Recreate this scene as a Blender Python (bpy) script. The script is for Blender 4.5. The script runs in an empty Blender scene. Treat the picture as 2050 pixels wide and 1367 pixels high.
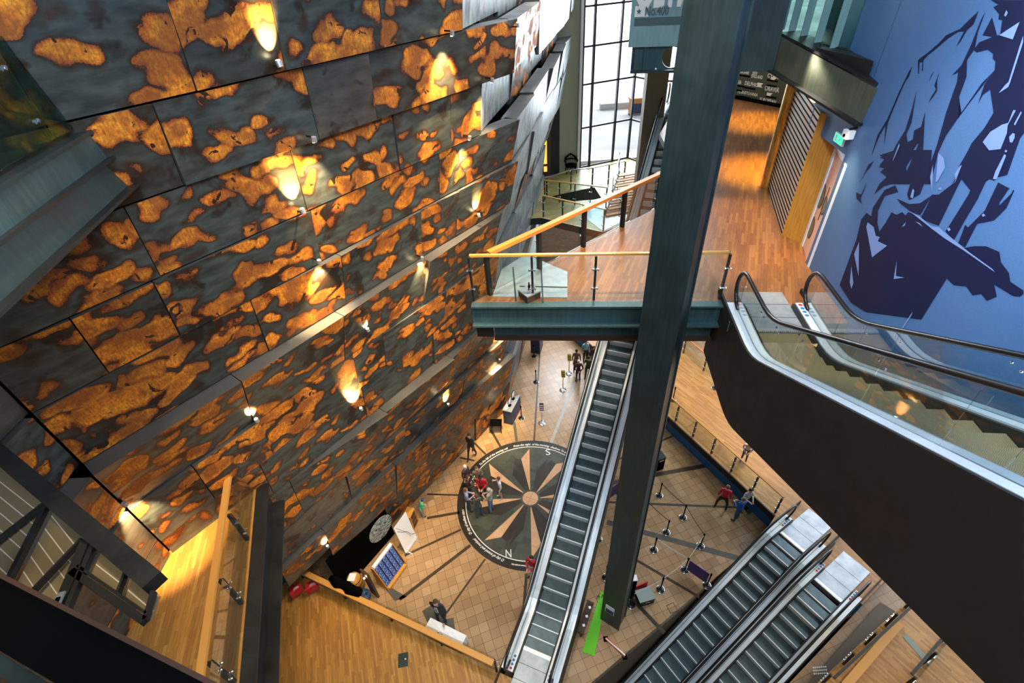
import bpy, bmesh, math, random
import numpy as np
from mathutils import Vector, Matrix
R = random.Random(7)
sc = bpy.context.scene
COL = sc.collection
pi = math.pi
# ------------------------------------------------------------------ camera
F_PX = 983.912; PITCH = 0.680063877; ROLL = -0.0724853774; CAMZ = 20.0
W, Hh = 2050, 1367
def _cam():
    Fw = np.array([0, math.cos(PITCH), -math.sin(PITCH)]); Rt = np.array([1., 0, 0]); U = np.cross(Rt, Fw)
    c, s = math.cos(ROLL), math.sin(ROLL)
    return np.array([c*Rt+s*U, -s*Rt+c*U, Fw])
CM = _cam(); C0 = np.array([0, 0, CAMZ])
cd = bpy.data.cameras.new('camera'); co = bpy.data.objects.new('camera', cd); COL.objects.link(co)
cd.sensor_width = 36; cd.lens = F_PX/W*36; cd.clip_start = 0.05; cd.clip_end = 300
m = Matrix.Identity(4)
for i in range(3):
    m[i][0] = CM[0][i]; m[i][1] = CM[1][i]; m[i][2] = -CM[2][i]; m[i][3] = C0[i]
co.matrix_world = m; sc.camera = co
# survey helpers: sight line of the photograph met with a surveyed plane of the building
def ray(u, v): return CM.T @ np.array([(u-W/2)/F_PX, -(v-Hh/2)/F_PX, 1.0])
def at(u, v, z):
    r = ray(u, v); return Vector(C0 + r*((z-CAMZ)/r[2]))
def dep(u, v, D): return Vector(C0 + ray(u, v)*D)
def onp(u, v, pt, nrm):
    r = ray(u, v); pt = np.array(pt); nrm = np.array(nrm)
    return Vector(C0 + r*((nrm @ (pt-C0))/(nrm @ r)))
def onv(u, v, p, q):
    """vertical plane through plan points p and q"""
    n = (-(q[1]-p[1]), q[0]-p[0], 0.0); return onp(u, v, (p[0], p[1], 0), n)
# ------------------------------------------------------------------ materials
def mat(name, col=(.5,.5,.5), rough=.5, metal=0., emit=None, es=1., spec=.5):
    m = bpy.data.materials.new(name); m.use_nodes = True
    b = m.node_tree.nodes['Principled BSDF']
    b.inputs['Base Color'].default_value = (*col, 1); b.inputs['Roughness'].default_value = rough
    b.inputs['Metallic'].default_value = metal; b.inputs['Specular IOR Level'].default_value = spec
    if emit: b.inputs['Emission Color'].default_value = (*emit, 1); b.inputs['Emission Strength'].default_value = es
    return m
class NT:
    def __init__(s, m): s.t = m.node_tree; s.b = s.t.nodes['Principled BSDF']
    def n(s, typ, **k):
        x = s.t.nodes.new(typ)
        for a, v in k.items():
            if a in x.inputs: x.inputs[a].default_value = v
            else: setattr(x, a, v)
        return x
    def l(s, a, b): s.t.links.new(a, b)
    def math(s, op, a, b=None, c=None):
        x = s.n('ShaderNodeMath', operation=op)
        for i, q in enumerate((a, b, c)):
            if q is None: continue
            if isinstance(q, (int, float)): x.inputs[i].default_value = q
            else: s.l(q, x.inputs[i])
        return x.outputs[0]
    def ramp(s, fac, stops, interp='LINEAR'):
        x = s.n('ShaderNodeValToRGB'); x.color_ramp.interpolation = interp
        e = x.color_ramp.elements
        while len(e) < len(stops): e.new(.5)
        for k, (p, c) in enumerate(stops): e[k].position = p; e[k].color = (*c, 1) if len(c) == 3 else c
        s.l(fac, x.inputs[0]); return x.outputs[0]
    def mix(s, fac, a, b, bt='MIX'):
        x = s.n('ShaderNodeMix', data_type='RGBA', blend_type=bt)
        for sock, q in ((x.inputs[0], fac), (x.inputs[6], a), (x.inputs[7], b)):
            if isinstance(q, (int, float)): sock.default_value = q
            elif isinstance(q, tuple): sock.default_value = (*q, 1) if len(q) == 3 else q
            else: s.l(q, sock)
        return x.outputs[2]
    def noise(s, vec, scale, detail=2., rough=.5, dist=0.):
        x = s.n('ShaderNodeTexNoise'); x.inputs['Scale'].default_value = scale; x.inputs['Detail'].default_value = detail
        x.inputs['Roughness'].default_value = rough; x.inputs['Distortion'].default_value = dist
        if vec is not None: s.l(vec, x.inputs['Vector'])
        return x.outputs['Fac'], x.outputs['Color']
    def mapping(s, vec, loc=(0,0,0), rot=(0,0,0), scale=(1,1,1)):
        x = s.n('ShaderNodeMapping'); x.inputs['Location'].default_value = loc; x.inputs['Rotation'].default_value = rot; x.inputs['Scale'].default_value = scale
        s.l(vec, x.inputs['Vector']); return x.outputs[0]
    def coord(s, w='Object'): return s.n('ShaderNodeTexCoord').outputs[w]
    def bump(s, h, strength=.3, dist=.01):
        x = s.n('ShaderNodeBump'); x.inputs['Strength'].default_value = strength; x.inputs['Distance'].default_value = dist
        s.l(h, x.inputs['Height']); s.l(x.outputs[0], s.b.inputs['Normal'])
M = {}
def steel(name, col, rough=.42, metal=.55, var=.35):
    m = mat(name, col, rough, metal); t = NT(m); v = t.coord()
    f, _ = t.noise(v, 1.3, 5, .6); f2, _ = t.noise(t.mapping(v, scale=(9, 9, .8)), 2.0, 3)
    k = t.math('ADD', t.math('MULTIPLY', f, .6), t.math('MULTIPLY', f2, .4))
    lo = tuple(c*(1-var) for c in col); hi = tuple(min(1, c*(1+var)) for c in col)
    t.l(t.ramp(k, [(.3, lo), (.7, hi)]), t.b.inputs['Base Color'])
    t.l(t.ramp(f, [(.3, (rough*.8,)*3), (.7, (min(1, rough*1.25),)*3)]), t.b.inputs['Roughness'])
    M[name] = m; return m
steel('dark_steel', (.030, .052, .056)); steel('black_steel', (.018, .019, .020), .45, .35); steel('beam_steel', (.055, .11, .125), .4)
steel('ledge_steel', (.085, .088, .092), .5, .3, .15); steel('olive_steel', (.10, .12, .09), .45, .4)  # ledge_steel darkened to carry the shade on the plate ledges
steel('truss_skin', (.011, .0095, .009), .6, .1, .25)
M['bright_metal'] = mat('bright_metal', (.66, .70, .76), .32, .8); M['chrome'] = mat('chrome', (.8, .82, .84), .18, 1.)
M['deck_metal'] = steel('deck_metal', (.66, .72, .78), .38, .35, .10)
M['rubber'] = mat('rubber', (.008, .008, .009), .3); M['black'] = mat('black', (.0018, .0018, .002), .9, spec=.03)
M['white'] = mat('white', (.78, .78, .80), .6); M['paper'] = mat('paper', (.82, .83, .88), .75)
M['navy'] = mat('navy', (.012, .03, .085), .5); M['blue_fascia'] = mat('blue_fascia', (.006, .11, .30), .45)
M['green_mat'] = mat('green_mat', (.12, .52, .02), .8); M['teal_wall'] = mat('teal_wall', (.008, .10, .13), .5)
M['red'] = mat('red', (.55, .015, .03), .6); M['grey_box'] = mat('grey_box', (.22, .28, .25), .55); M['dark_wood'] = mat('dark_wood', (.045, .02, .012), .5)
M['yellow_sign'] = mat('yellow_sign', (.62, .5, .03), .6); M['purple_sign'] = mat('purple_sign', (.05, .02, .12), .6)
M['pale_wall'] = mat('pale_wall', (.30, .33, .25), .8); M['pillar'] = mat('pillar', (.20, .17, .11), .8)
M['brown_wall'] = mat('brown_wall', (.085, .05, .02), .5); M['pit_stone'] = mat('pit_stone', (.17, .105, .055), .6); M['concrete'] = mat('concrete', (.5, .5, .5), .85)
M['exit_green'] = mat('exit_green', (.01, .5, .2), .5, emit=(.02, .9, .35), es=1.2); M['lamp_glow'] = mat('lamp_glow', (1, .8, .5), .5, emit=(1, .78, .42), es=30.)
M['orange_glow'] = mat('orange_glow', (.9, .5, .1), .5, emit=(1, .42, .04), es=1.2)
M['pink_wall'] = mat('pink_wall', (.80, .47, .35), .6); M['skin'] = mat('skin', (.62, .36, .26), .55)
M['mural_dark'] = mat('mural_dark', (.004, .008, .042), .6, spec=.25)
M['letter_white'] = mat('letter_white', (.75, .75, .72), .6); M['letter_dark'] = mat('letter_dark', (.05, .10, .10), .6)
M['sign_teal'] = steel('sign_teal', (.17, .31, .32), .5, .1, .22)
M['tread'] = None
def wood(name, c1, c2, c3, ang, plank=.075, length=.7, rough=.38):
    m = mat(name, c1, rough); t = NT(m)
    v = t.mapping(t.coord(), rot=(0, 0, -ang))
    sx = t.n('ShaderNodeSeparateXYZ'); t.l(v, sx.inputs[0])
    row = t.math('FLOOR', t.math('DIVIDE', sx.outputs[1], plank))
    wn0 = t.n('ShaderNodeTexWhiteNoise', noise_dimensions='1D'); t.l(row, wn0.inputs['W'])
    xo = t.math('ADD', sx.outputs[0], t.math('MULTIPLY', wn0.outputs['Value'], 7.3))
    colm = t.math('FLOOR', t.math('DIVIDE', xo, length))
    cb = t.n('ShaderNodeCombineXYZ'); t.l(row, cb.inputs[0]); t.l(colm, cb.inputs[1])
    wn = t.n('ShaderNodeTexWhiteNoise', noise_dimensions='2D'); t.l(cb.outputs[0], wn.inputs['Vector'])
    base = t.ramp(wn.outputs['Value'], [(0, c1), (.55, c2), (1, c3)])
    g, _ = t.noise(t.mapping(v, scale=(2.5, 40, 1)), 1.5, 4, .6)
    base = t.mix(.35, base, t.ramp(g, [(.3, tuple(c*.5 for c in c1)), (.7, c3)]))
    fr = t.math('FRACT', t.math('DIVIDE', sx.outputs[1], plank)); gap = t.math('LESS_THAN', fr, .05)
    fr2 = t.math('FRACT', t.math('DIVIDE', xo, length)); gap2 = t.math('LESS_THAN', fr2, .006)
    base = t.mix(t.math('MULTIPLY', t.math('MAXIMUM', gap, gap2), .6), base, tuple(c*.25 for c in c1))
    t.l(base, t.b.inputs['Base Color']); M[name] = m; return m
def ang_px(u1, v1, u2, v2, z):
    d = at(u2, v2, z)-at(u1, v1, z); return math.atan2(d.y, d.x)
WA, WB, WC = (.30, .125, .028), (.42, .19, .036), (.58, .30, .075)
wood('wood_low', WA, WB, WC, ang_px(690, 1215, 700, 1330, .85))
wood('wood_right', WA, WB, WC, ang_px(1350, 722, 1450, 793, .95))
wood('wood_balcony', WA, WB, WC, ang_px(380, 1110, 330, 1300, 9.2))
wood('wood_bridge', (.16, .05, .015), (.24, .085, .022), (.34, .14, .04), ang_px(1490, 330, 1470, 480, 13.35))
wood('wood_far', (.30, .2, .06), (.4, .28, .1), (.5, .38, .15), 0.2)
M['rail_wood'] = mat('rail_wood', (.62, .30, .07), .45)
M['rail_orange'] = mat('rail_orange', (.55, .19, .03), .4)
m = M['wood_plain'] = mat('wood_plain', (.5, .25, .04), .5); t = NT(m)
g, _ = t.noise(t.mapping(t.coord(), scale=(14, 14, 1.2)), 2.0, 4, .6); t.l(t.ramp(g, [(.3, (.40, .17, .022)), (.7, (.58, .29, .05))]), t.b.inputs['Base Color'])
# thin architectural glass
def glassmat(name, tint, refl=.10, rough=.02):
    m = bpy.data.materials.new(name); m.use_nodes = True; nt = m.node_tree; nt.nodes.clear()
    o = nt.nodes.new('ShaderNodeOutputMaterial'); tr = nt.nodes.new('ShaderNodeBsdfTransparent'); gl = nt.nodes.new('ShaderNodeBsdfGlossy')
    mx = nt.nodes.new('ShaderNodeMixShader'); fr = nt.nodes.new('ShaderNodeFresnel'); fr.inputs[0].default_value = 1.22
    tr.inputs[0].default_value = (*tint, 1); gl.inputs['Roughness'].default_value = rough
    ad = nt.nodes.new('ShaderNodeMath'); ad.operation = 'MULTIPLY_ADD'; ad.inputs[1].default_value = .45; ad.inputs[2].default_value = refl*.12
    nt.links.new(fr.outputs[0], ad.inputs[0]); nt.links.new(ad.outputs[0], mx.inputs[0]); nt.links.new(tr.outputs[0], mx.inputs[1]); nt.links.new(gl.outputs[0], mx.inputs[2])
    nt.links.new(mx.outputs[0], o.inputs[0]); M[name] = m; return m
glassmat('glass', (.93, .975, .955)); glassmat('window_glass', (.97, .99, 1.0), .02); glassmat('smoke_glass', (.55, .75, .72), .3)
# tile floor
def tilemat():
    m = mat('floor_tile', (.5, .3, .15), .33); t = NT(m); v = t.mapping(t.coord(), rot=(0, 0, -math.radians(17.3)), scale=(1/.352,)*3)
    sx = t.n('ShaderNodeSeparateXYZ'); t.l(v, sx.inputs[0])
    fx = t.math('FLOOR', sx.outputs[0]); fy = t.math('FLOOR', sx.outputs[1])
    cb = t.n('ShaderNodeCombineXYZ'); t.l(fx, cb.inputs[0]); t.l(fy, cb.inputs[1])
    wn = t.n('ShaderNodeTexWhiteNoise', noise_dimensions='2D'); t.l(cb.outputs[0], wn.inputs['Vector'])
    c = t.ramp(wn.outputs['Value'], [(0, (.26, .155, .075)), (.3, (.36, .215, .105)), (.7, (.45, .28, .145)), (1, (.52, .36, .22))])
    f, _ = t.noise(t.coord(), .35, 3); c = t.mix(.5, c, t.ramp(f, [(.35, (.30, .18, .085)), (.65, (.46, .31, .17))]))
    f3, _ = t.noise(t.coord(), 24, 4); c = t.mix(t.math('MULTIPLY', f3, .35), c, (.2, .12, .06))
    a = t.math('LESS_THAN', t.math('FRACT', sx.outputs[0]), .04); b = t.math('LESS_THAN', t.math('FRACT', sx.outputs[1]), .04)
    c = t.mix(t.math('MULTIPLY', t.math('MAXIMUM', a, b), .75), c, (.05, .025, .012))
    t.l(c, t.b.inputs['Base Color']); M['floor_tile'] = m
tilemat()
def slate(name, c1, c2, sc_=2.2):
    m = mat(name, c1, .4); t = NT(m)
    v = t.mapping(t.coord(), rot=(0, 0, .5)); vo = t.n('ShaderNodeTexVoronoi'); vo.distance = 'CHEBYCHEV'; vo.inputs['Scale'].default_value = sc_; vo.inputs['Randomness'].default_value = .55; t.l(v, vo.inputs['Vector'])
    sp = t.n('ShaderNodeSeparateColor'); t.l(vo.outputs['Color'], sp.inputs[0])
    f, _ = t.noise(t.coord(), 12, 4); c = t.mix(.25, t.ramp(sp.outputs[0], [(0, c1), (1, c2)]), t.ramp(f, [(.3, c1), (.7, c2)]))
    t.l(c, t.b.inputs['Base Color']); M[name] = m
slate('slate', (.030, .036, .028), (.075, .082, .062)); slate('ring_stone', (.010, .009, .008), (.016, .015, .013), 4)
slate('star_dark', (.022, .017, .013), (.034, .026, .02), 4); slate('star_light', (.55, .30, .15), (.66, .40, .22), 3); slate('inlay_dark', (.03, .02, .013), (.05, .034, .022), 5)
slate('inlay_grey', (.35, .34, .32), (.42, .41, .39), 5); slate('slab_dark', (.06, .06, .05), (.085, .083, .07), 3)
# rusted plate of the hull wall
def rust(name, steel_lo, steel_hi, cover, tone=1.0):
    m = mat(name, (.1, .1, .1), .45, .25); t = NT(m); uv = t.coord('UV')
    _, dc = t.noise(uv, 1.25, 2, .5); w = t.n('ShaderNodeVectorMath', operation='MULTIPLY_ADD')
    t.l(dc, w.inputs[0]); w.inputs[1].default_value = (1.15, .85, 0); t.l(uv, w.inputs[2])
    vo = t.n('ShaderNodeTexVoronoi', feature='SMOOTH_F1'); vo.inputs['Scale'].default_value = 1.95; vo.inputs['Smoothness'].default_value = .3; vo.inputs['Randomness'].default_value = 1.
    t.l(t.mapping(w.outputs[0], scale=(.85, 1.3, 1)), vo.inputs['Vector'])
    sp = t.n('ShaderNodeSeparateColor'); t.l(vo.outputs['Color'], sp.inputs[0])
    big, _ = t.noise(uv, .6, 2); fine, _ = t.noise(uv, 46, 2, .6); mid, _ = t.noise(uv, 4, 5, .65); low, _ = t.noise(uv, 1.6, 3, .55)
    rad = t.math('ADD', t.math('MULTIPLY', sp.outputs[0], .30), t.math('ADD', cover, t.math('MULTIPLY', t.math('SUBTRACT', big, .5), .60)))
    d = t.math('SUBTRACT', rad, vo.outputs['Distance']); d = t.math('ADD', d, t.math('MULTIPLY', t.math('SUBTRACT', mid, .5), .34))
    df = t.math('ADD', d, t.math('MULTIPLY', t.math('SUBTRACT', fine, .5), .16))
    hole, _ = t.noise(uv, 2.6, 3, .6, 1.2); df = t.math('SUBTRACT', df, t.math('MULTIPLY', t.math('GREATER_THAN', hole, .63), .22))
    st, _ = t.noise(t.mapping(uv, scale=(1, 3, 1)), 2.0, 4, .5)
    base = t.ramp(st, [(.3, steel_lo), (.72, steel_hi)])
    dk, _ = t.noise(uv, .9, 4, .6, .4); base = t.mix(t.math('MULTIPLY', t.ramp(dk, [(.56, (0,)*3), (.61, (1,)*3)]), .8), base, (.022, .013, .008))
    halo = t.ramp(d, [(.0, (0,)*3), (.001, (0,)*3)]); halo = t.math('MULTIPLY_ADD', d, 6.0, .95)
    hx = t.n('ShaderNodeClamp'); t.l(halo, hx.inputs[0]); base = t.mix(t.math('MULTIPLY', hx.outputs[0], .8), base, (.045*tone, .016, .006))
    k = t.math('MULTIPLY_ADD', df, 3.2, .12)
    col = t.ramp(k, [(.02, (.06*tone, .016, .004)), (.18, (.22*tone, .048*tone, .006)), (.40, (.62*tone, .165*tone, .008)), (.68, (.95*tone, .37*tone, .018)), (1., (.78*tone, .24*tone, .012))])
    stv, _ = t.noise(t.mapping(uv, rot=(0,0,.25), scale=(7, 1.3, 1)), 5, 3, .6)
    col = t.mix(t.math('MULTIPLY', t.ramp(stv, [(.42, (0,)*3), (.66, (1,)*3)]), .55), col, (.15*tone, .036*tone, .006))
    col = t.mix(t.math('MULTIPLY', t.ramp(low, [(.42, (1,)*3), (.60, (0,)*3)]), .72), col, (.13*tone, .032*tone, .007))
    tx, _ = t.noise(uv, 17, 4, .7); col = t.mix(t.math('MULTIPLY', t.ramp(tx, [(.46, (0,)*3), (.60, (1,)*3)]), .55), col, (.19*tone, .042*tone, .005))
    msk = t.ramp(df, [(.0, (0,)*3), (.035, (1,)*3)])
    t.l(t.mix(msk, base, col), t.b.inputs['Base Color'])
    t.l(t.ramp(msk, [(0, (.36,)*3), (1, (.75,)*3)]), t.b.inputs['Roughness']); t.l(t.ramp(msk, [(0, (.40,)*3), (1, (.0,)*3)]), t.b.inputs['Metallic'])
    M[name] = m
rust('rust_plate', (.036, .047, .047), (.105, .128, .125), .33); rust('rust_plate_dense', (.034, .040, .038), (.085, .095, .09), .43); rust('rust_plate_bare', (.06, .058, .052), (.125, .12, .11), -.02, .8)
def patina():
    m = mat('patina_plate', (.5, .5, .5), .42, .45); t = NT(m); uv = t.coord('UV')
    f, _ = t.noise(t.mapping(uv, scale=(3.2, .8, 1)), 1.6, 5, .62); g, _ = t.noise(uv, .8, 3)
    c = t.ramp(f, [(.30, (.02, .032, .036)), (.42, (.13, .16, .17)), (.55, (.32, .36, .40)), (.75, (.44, .47, .53))])
    c = t.mix(t.math('MULTIPLY', t.ramp(g, [(.48, (0,)*3), (.62, (1,)*3)]), .45), c, (.30, .42, .33))
    h, _ = t.noise(t.mapping(uv, scale=(2, .6, 1)), 2.7, 4, .6); c = t.mix(t.math('MULTIPLY', t.ramp(h, [(.60, (0,)*3), (.68, (1,)*3)]), .6), c, (.42, .17, .06))
    t.l(c, t.b.inputs['Base Color']); M['patina_plate'] = m
patina()
def treadmat():
    m = mat('tread', (.06, .09, .11), .4, .6); t = NT(m); v = t.coord('UV')
    wv = t.n('ShaderNodeTexWave', wave_type='BANDS', bands_direction='X'); wv.inputs['Scale'].default_value = 14; t.l(v, wv.inputs[0])
    f, _ = t.noise(t.coord(), 3, 4, .6); k = t.math('ADD', t.math('MULTIPLY', wv.outputs['Fac'], .3), t.math('MULTIPLY', f, .7))
    t.l(t.ramp(k, [(.25, (.04, .07, .082)), (.75, (.13, .19, .22))]), t.b.inputs['Base Color']); M['tread'] = m
    m = mat('tread_brown', (.2, .15, .08), .45, .4); t = NT(m); v = t.coord('UV')
    ck = t.n('ShaderNodeTexChecker'); ck.inputs['Scale'].default_value = 90; t.l(v, ck.inputs[0]); t.l(t.mix(ck.outputs['Fac'], (.20, .155, .08), (.34, .27, .15)), t.b.inputs['Base Color']); M['tread_brown'] = m
treadmat()
M['riser'] = mat('riser', (.86, .90, .92), .5, .0); M['riser_brown'] = mat('riser_brown', (.03, .02, .012), .5)
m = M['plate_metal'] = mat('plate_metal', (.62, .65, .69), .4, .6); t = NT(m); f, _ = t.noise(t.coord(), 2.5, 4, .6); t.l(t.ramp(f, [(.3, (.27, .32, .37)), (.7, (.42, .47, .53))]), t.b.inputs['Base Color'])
m = M['mural_blue'] = mat('mural_blue', (.12, .23, .50), .55); t = NT(m); f, _ = t.noise(t.coord(), 90, 2); t.l(t.ramp(f, [(.3, (.050, .135, .315)), (.7, (.075, .18, .39))]), t.b.inputs['Base Color'])
m = M['mesh_panel'] = mat('mesh_panel', (.22, .17, .10), .5, .3); t = NT(m); v = t.coord('UV')
sx = t.n('ShaderNodeSeparateXYZ'); t.l(v, sx.inputs[0]); fr = t.math('FRACT', t.math('MULTIPLY', sx.outputs[1], 9)); t.l(t.mix(t.math('LESS_THAN', fr, .09), (.20, .155, .09), (.62, .56, .46)), t.b.inputs['Base Color'])
m = M['slat_wall'] = mat('slat_wall', (.42, .3, .2), .5)
m = M['gold_leaf'] = mat('gold_leaf', (.75, .42, .08), .3, .8); t = NT(m); f, _ = t.noise(t.mapping(t.coord(), scale=(6, 6, 1)), 3, 4, .6); t.l(t.ramp(f, [(.3, (.42, .19, .03)), (.7, (.85, .55, .14))]), t.b.inputs['Base Color'])
m = M['leaflet'] = mat('leaflet', (.02, .08, .4), .4); t = NT(m); f, _ = t.noise(t.coord(), 30, 3); t.l(t.ramp(f, [(.45, (.006, .03, .22)), (.55, (.02, .12, .5)), (.68, (.5, .6, .8))]), t.b.inputs['Base Color'])
m = M['striped'] = mat('striped', (.6, .5, .5), .5); t = NT(m); wv = t.n('ShaderNodeTexWave', wave_type='BANDS', bands_direction='DIAGONAL'); wv.inputs['Scale'].default_value = 4; t.l(t.coord(), wv.inputs[0]); t.l(t.ramp(wv.outputs['Fac'], [(.48, (.5, .02, .02)), (.52, (.75, .7, .66))]), t.b.inputs['Base Color'])
m = M['outside_paving'] = mat('outside_paving', (.62, .62, .64), .9); t = NT(m); f, _ = t.noise(t.coord(), .4, 4); t.l(t.ramp(f, [(.3, (.5, .5, .52)), (.7, (.7, .7, .72))]), t.b.inputs['Base Color'])
# ------------------------------------------------------------------ geometry helpers
class MB:
    def __init__(s): s.v = []; s.f = []; s.m = []; s.uv = {}
    def add(s, vs, fs, mi=0, uvs=None):
        b = len(s.v); s.v += [Vector(p) for p in vs]
        for k, fc in enumerate(fs):
            s.f.append(tuple(b+i for i in fc)); s.m.append(mi)
            if uvs: s.uv[len(s.f)-1] = uvs[k]
        return s
    def quad(s, a, b, c, d, mi=0, uv=None): return s.add([a, b, c, d], [(0, 1, 2, 3)], mi, [uv] if uv else None)
    def box(s, lo, hi, mi=0):
        (x0, y0, z0), (x1, y1, z1) = lo, hi
        return s.add([(x0,y0,z0),(x1,y0,z0),(x1,y1,z0),(x0,y1,z0),(x0,y0,z1),(x1,y0,z1),(x1,y1,z1),(x0,y1,z1)],
                     [(0,3,2,1),(4,5,6,7),(0,1,5,4),(1,2,6,5),(2,3,7,6),(3,0,4,7)], mi)
    def prism(s, poly, z0, z1, mi=0, mtop=None, mside=None):
        n = len(poly); ar = sum(poly[i][0]*poly[(i+1)%n][1]-poly[(i+1)%n][0]*poly[i][1] for i in range(n))
        if ar < 0: poly = poly[::-1]
        vs = [(p[0], p[1], z0) for p in poly]+[(p[0], p[1], z1) for p in poly]
        s.add(vs, [tuple(range(n-1, -1, -1))], mi); b = len(s.v)-2*n
        s.f.append(tuple(b+n+i for i in range(n))); s.m.append(mi if mtop is None else mtop)
        for i in range(n):
            j = (i+1) % n; s.f.append((b+i, b+j, b+n+j, b+n+i)); s.m.append(mi if mside is None else mside)
        return s
    def bar(s, p, q, w, h, up=(0,0,1), mi=0, w2=None, h2=None):
        """rectangular bar from p to q; w across, h along up"""
        p, q = Vector(p), Vector(q); d = (q-p).normalized(); up = Vector(up)
        x = d.cross(up)
        if x.length < 1e-4: x = d.cross(Vector((1, 0, 0)))
        x.normalize(); y = x.cross(d).normalized()
        vs = []
        for c, ww, hh in ((p, w, h), (q, w2 or w, h2 or h)):
            for a, b in ((-1,-1),(1,-1),(1,1),(-1,1)): vs.append(c+x*(a*ww/2)+y*(b*hh/2))
        return s.add(vs, [(3,2,1,0),(4,5,6,7),(0,1,5,4),(1,2,6,5),(2,3,7,6),(3,0,4,7)], mi)
    def tube(s, pts, r, n=8, mi=0, closed=False):
        pts = [Vector(p) for p in pts]; k = len(pts); rr = r if isinstance(r, (list, tuple)) else [r]*k; b = len(s.v)
        prev = None
        for i, p in enumerate(pts):
            d = (pts[min(i+1, k-1)]-pts[max(i-1, 0)]).normalized()
            if prev is None:
                a = Vector((0, 0, 1)) if abs(d.z) < .9 else Vector((1, 0, 0)); x = d.cross(a).normalized()
            else: x = (prev-d*prev.dot(d)).normalized()
            prev = x; y = d.cross(x)
            for j in range(n): s.v.append(p+x*(rr[i]*math.cos(2*pi*j/n))+y*(rr[i]*math.sin(2*pi*j/n)))
        for i in range(k-1):
            for j in range(n): s.f.append((b+i*n+j, b+i*n+(j+1)%n, b+(i+1)*n+(j+1)%n, b+(i+1)*n+j)); s.m.append(mi)
        s.f.append(tuple(b+j for j in range(n-1, -1, -1))); s.m.append(mi); s.f.append(tuple(b+(k-1)*n+j for j in range(n))); s.m.append(mi)
        return s
    def lathe(s, prof, c=(0,0,0), n=20, mi=0):
        b = len(s.v); c = Vector(c)
        for r, z in prof:
            for j in range(n): s.v.append(c+Vector((r*math.cos(2*pi*j/n), r*math.sin(2*pi*j/n), z)))
        for i in range(len(prof)-1):
            for j in range(n): s.f.append((b+i*n+j, b+i*n+(j+1)%n, b+(i+1)*n+(j+1)%n, b+(i+1)*n+j)); s.m.append(mi)
        s.f.append(tuple(b+j for j in range(n-1, -1, -1))); s.m.append(mi); s.f.append(tuple(b+(len(prof)-1)*n+j for j in range(n))); s.m.append(mi)
        return s
    def ball(s, c, r, n=10, k=6, mi=0, sc=(1,1,1)):
        pr = [(max(1e-4, math.sin(pi*i/k)), -math.cos(pi*i/k)) for i in range(k+1)]; b = len(s.v)
        s.lathe(pr, (0,0,0), n, mi); c = Vector(c)
        for i in range(b, len(s.v)): p = s.v[i]; s.v[i] = c+Vector((p.x*r*sc[0], p.y*r*sc[1], p.z*r*sc[2]))
        return s
    def slab(s, poly3, off, mi=0):
        """thick plate: 3-D polygon extruded by vector off"""
        n = len(poly3); off = Vector(off); a = [Vector(p) for p in poly3]
        s.add(a+[p+off for p in a], [tuple(range(n)), tuple(range(2*n-1, n-1, -1))]+[(i, (i+1)%n+0, (i+1)%n+n, i+n) for i in range(n)], mi); return s
    def mesh(s, name, mats, origin=(0,0,0), smooth=False):
        me = bpy.data.meshes.new(name); o = Vector(origin)
        me.from_pydata([p-o for p in s.v], [], s.f)
        for q in (mats if isinstance(mats, (list, tuple)) else [mats]): me.materials.append(M[q] if isinstance(q, str) else q)
        if s.uv:
            ul = me.uv_layers.new(name='UVMap')
            for fi, p in enumerate(me.polygons):
                if fi in s.uv:
                    for k, li in enumerate(p.loop_indices): ul.data[li].uv = s.uv[fi][k]
        for fi, p in enumerate(me.polygons): p.material_index = s.m[fi]; p.use_smooth = smooth
        me.update(); return me
def root_loc(p):
    while p.parent: p = p.parent
    return p.location
def obj(name, mb, mats, parent=None, label=None, cat=None, group=None, kind=None, smooth=False, local=False):
    org = (0,0,0) if (parent is None or local) else root_loc(parent)
    o = bpy.data.objects.new(name, mb.mesh(name, mats, org, smooth)); COL.objects.link(o)
    if parent: o.parent = parent
    if label: o['label'] = label
    if cat: o['category'] = cat
    if group: o['group'] = group
    if kind: o['kind'] = kind
    return o
def struct(name, mb, mats, parent=None): return obj(name, mb, mats, parent, kind=None if parent else 'structure')
def solo(name, mb, mats, base, label, cat, group=None, smooth=False, rot=0):
    """one-mesh thing with its origin at its base"""
    o = bpy.data.objects.new(name, mb.mesh(name, mats, base, smooth)); COL.objects.link(o); o.location = base
    o['label'] = label; o['category'] = cat
    if group: o['group'] = group
    return o
def thing(name, label, cat, loc=(0,0,0), rz=0, group=None):
    o = bpy.data.objects.new(name, None); COL.objects.link(o); o.location = loc; o.rotation_euler = (0,0,rz); o.empty_display_size = .1
    o['label'] = label; o['category'] = cat
    if group: o['group'] = group
    return o
def dup(root, loc, rz, label, group=None):
    r = root.copy(); COL.objects.link(r); r.location = loc; r.rotation_euler = (0,0,rz); r['label'] = label
    if group: r['group'] = group
    for ch in list(root.children):
        c = ch.copy(); COL.objects.link(c); c.parent = r
        for g in list(ch.children):
            d = g.copy(); COL.objects.link(d); d.parent = c
    return r
def text_mesh(txt, size=1., bold=0., align='LEFT', ext=0.):
    cu = bpy.data.curves.new('txt', 'FONT'); cu.body = txt; cu.size = size; cu.offset = bold; cu.align_x = align; cu.resolution_u = 3; cu.extrude = ext
    ob = bpy.data.objects.new('txt', cu); COL.objects.link(ob)
    dg = bpy.context.evaluated_depsgraph_get(); dg.update(); me = bpy.data.meshes.new_from_object(ob.evaluated_get(dg))
    vs = [v.co.copy() for v in me.vertices]; fs = [tuple(p.vertices) for p in me.polygons]
    bpy.data.objects.remove(ob); bpy.data.curves.remove(cu); bpy.data.meshes.remove(me)
    return vs, fs
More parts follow.
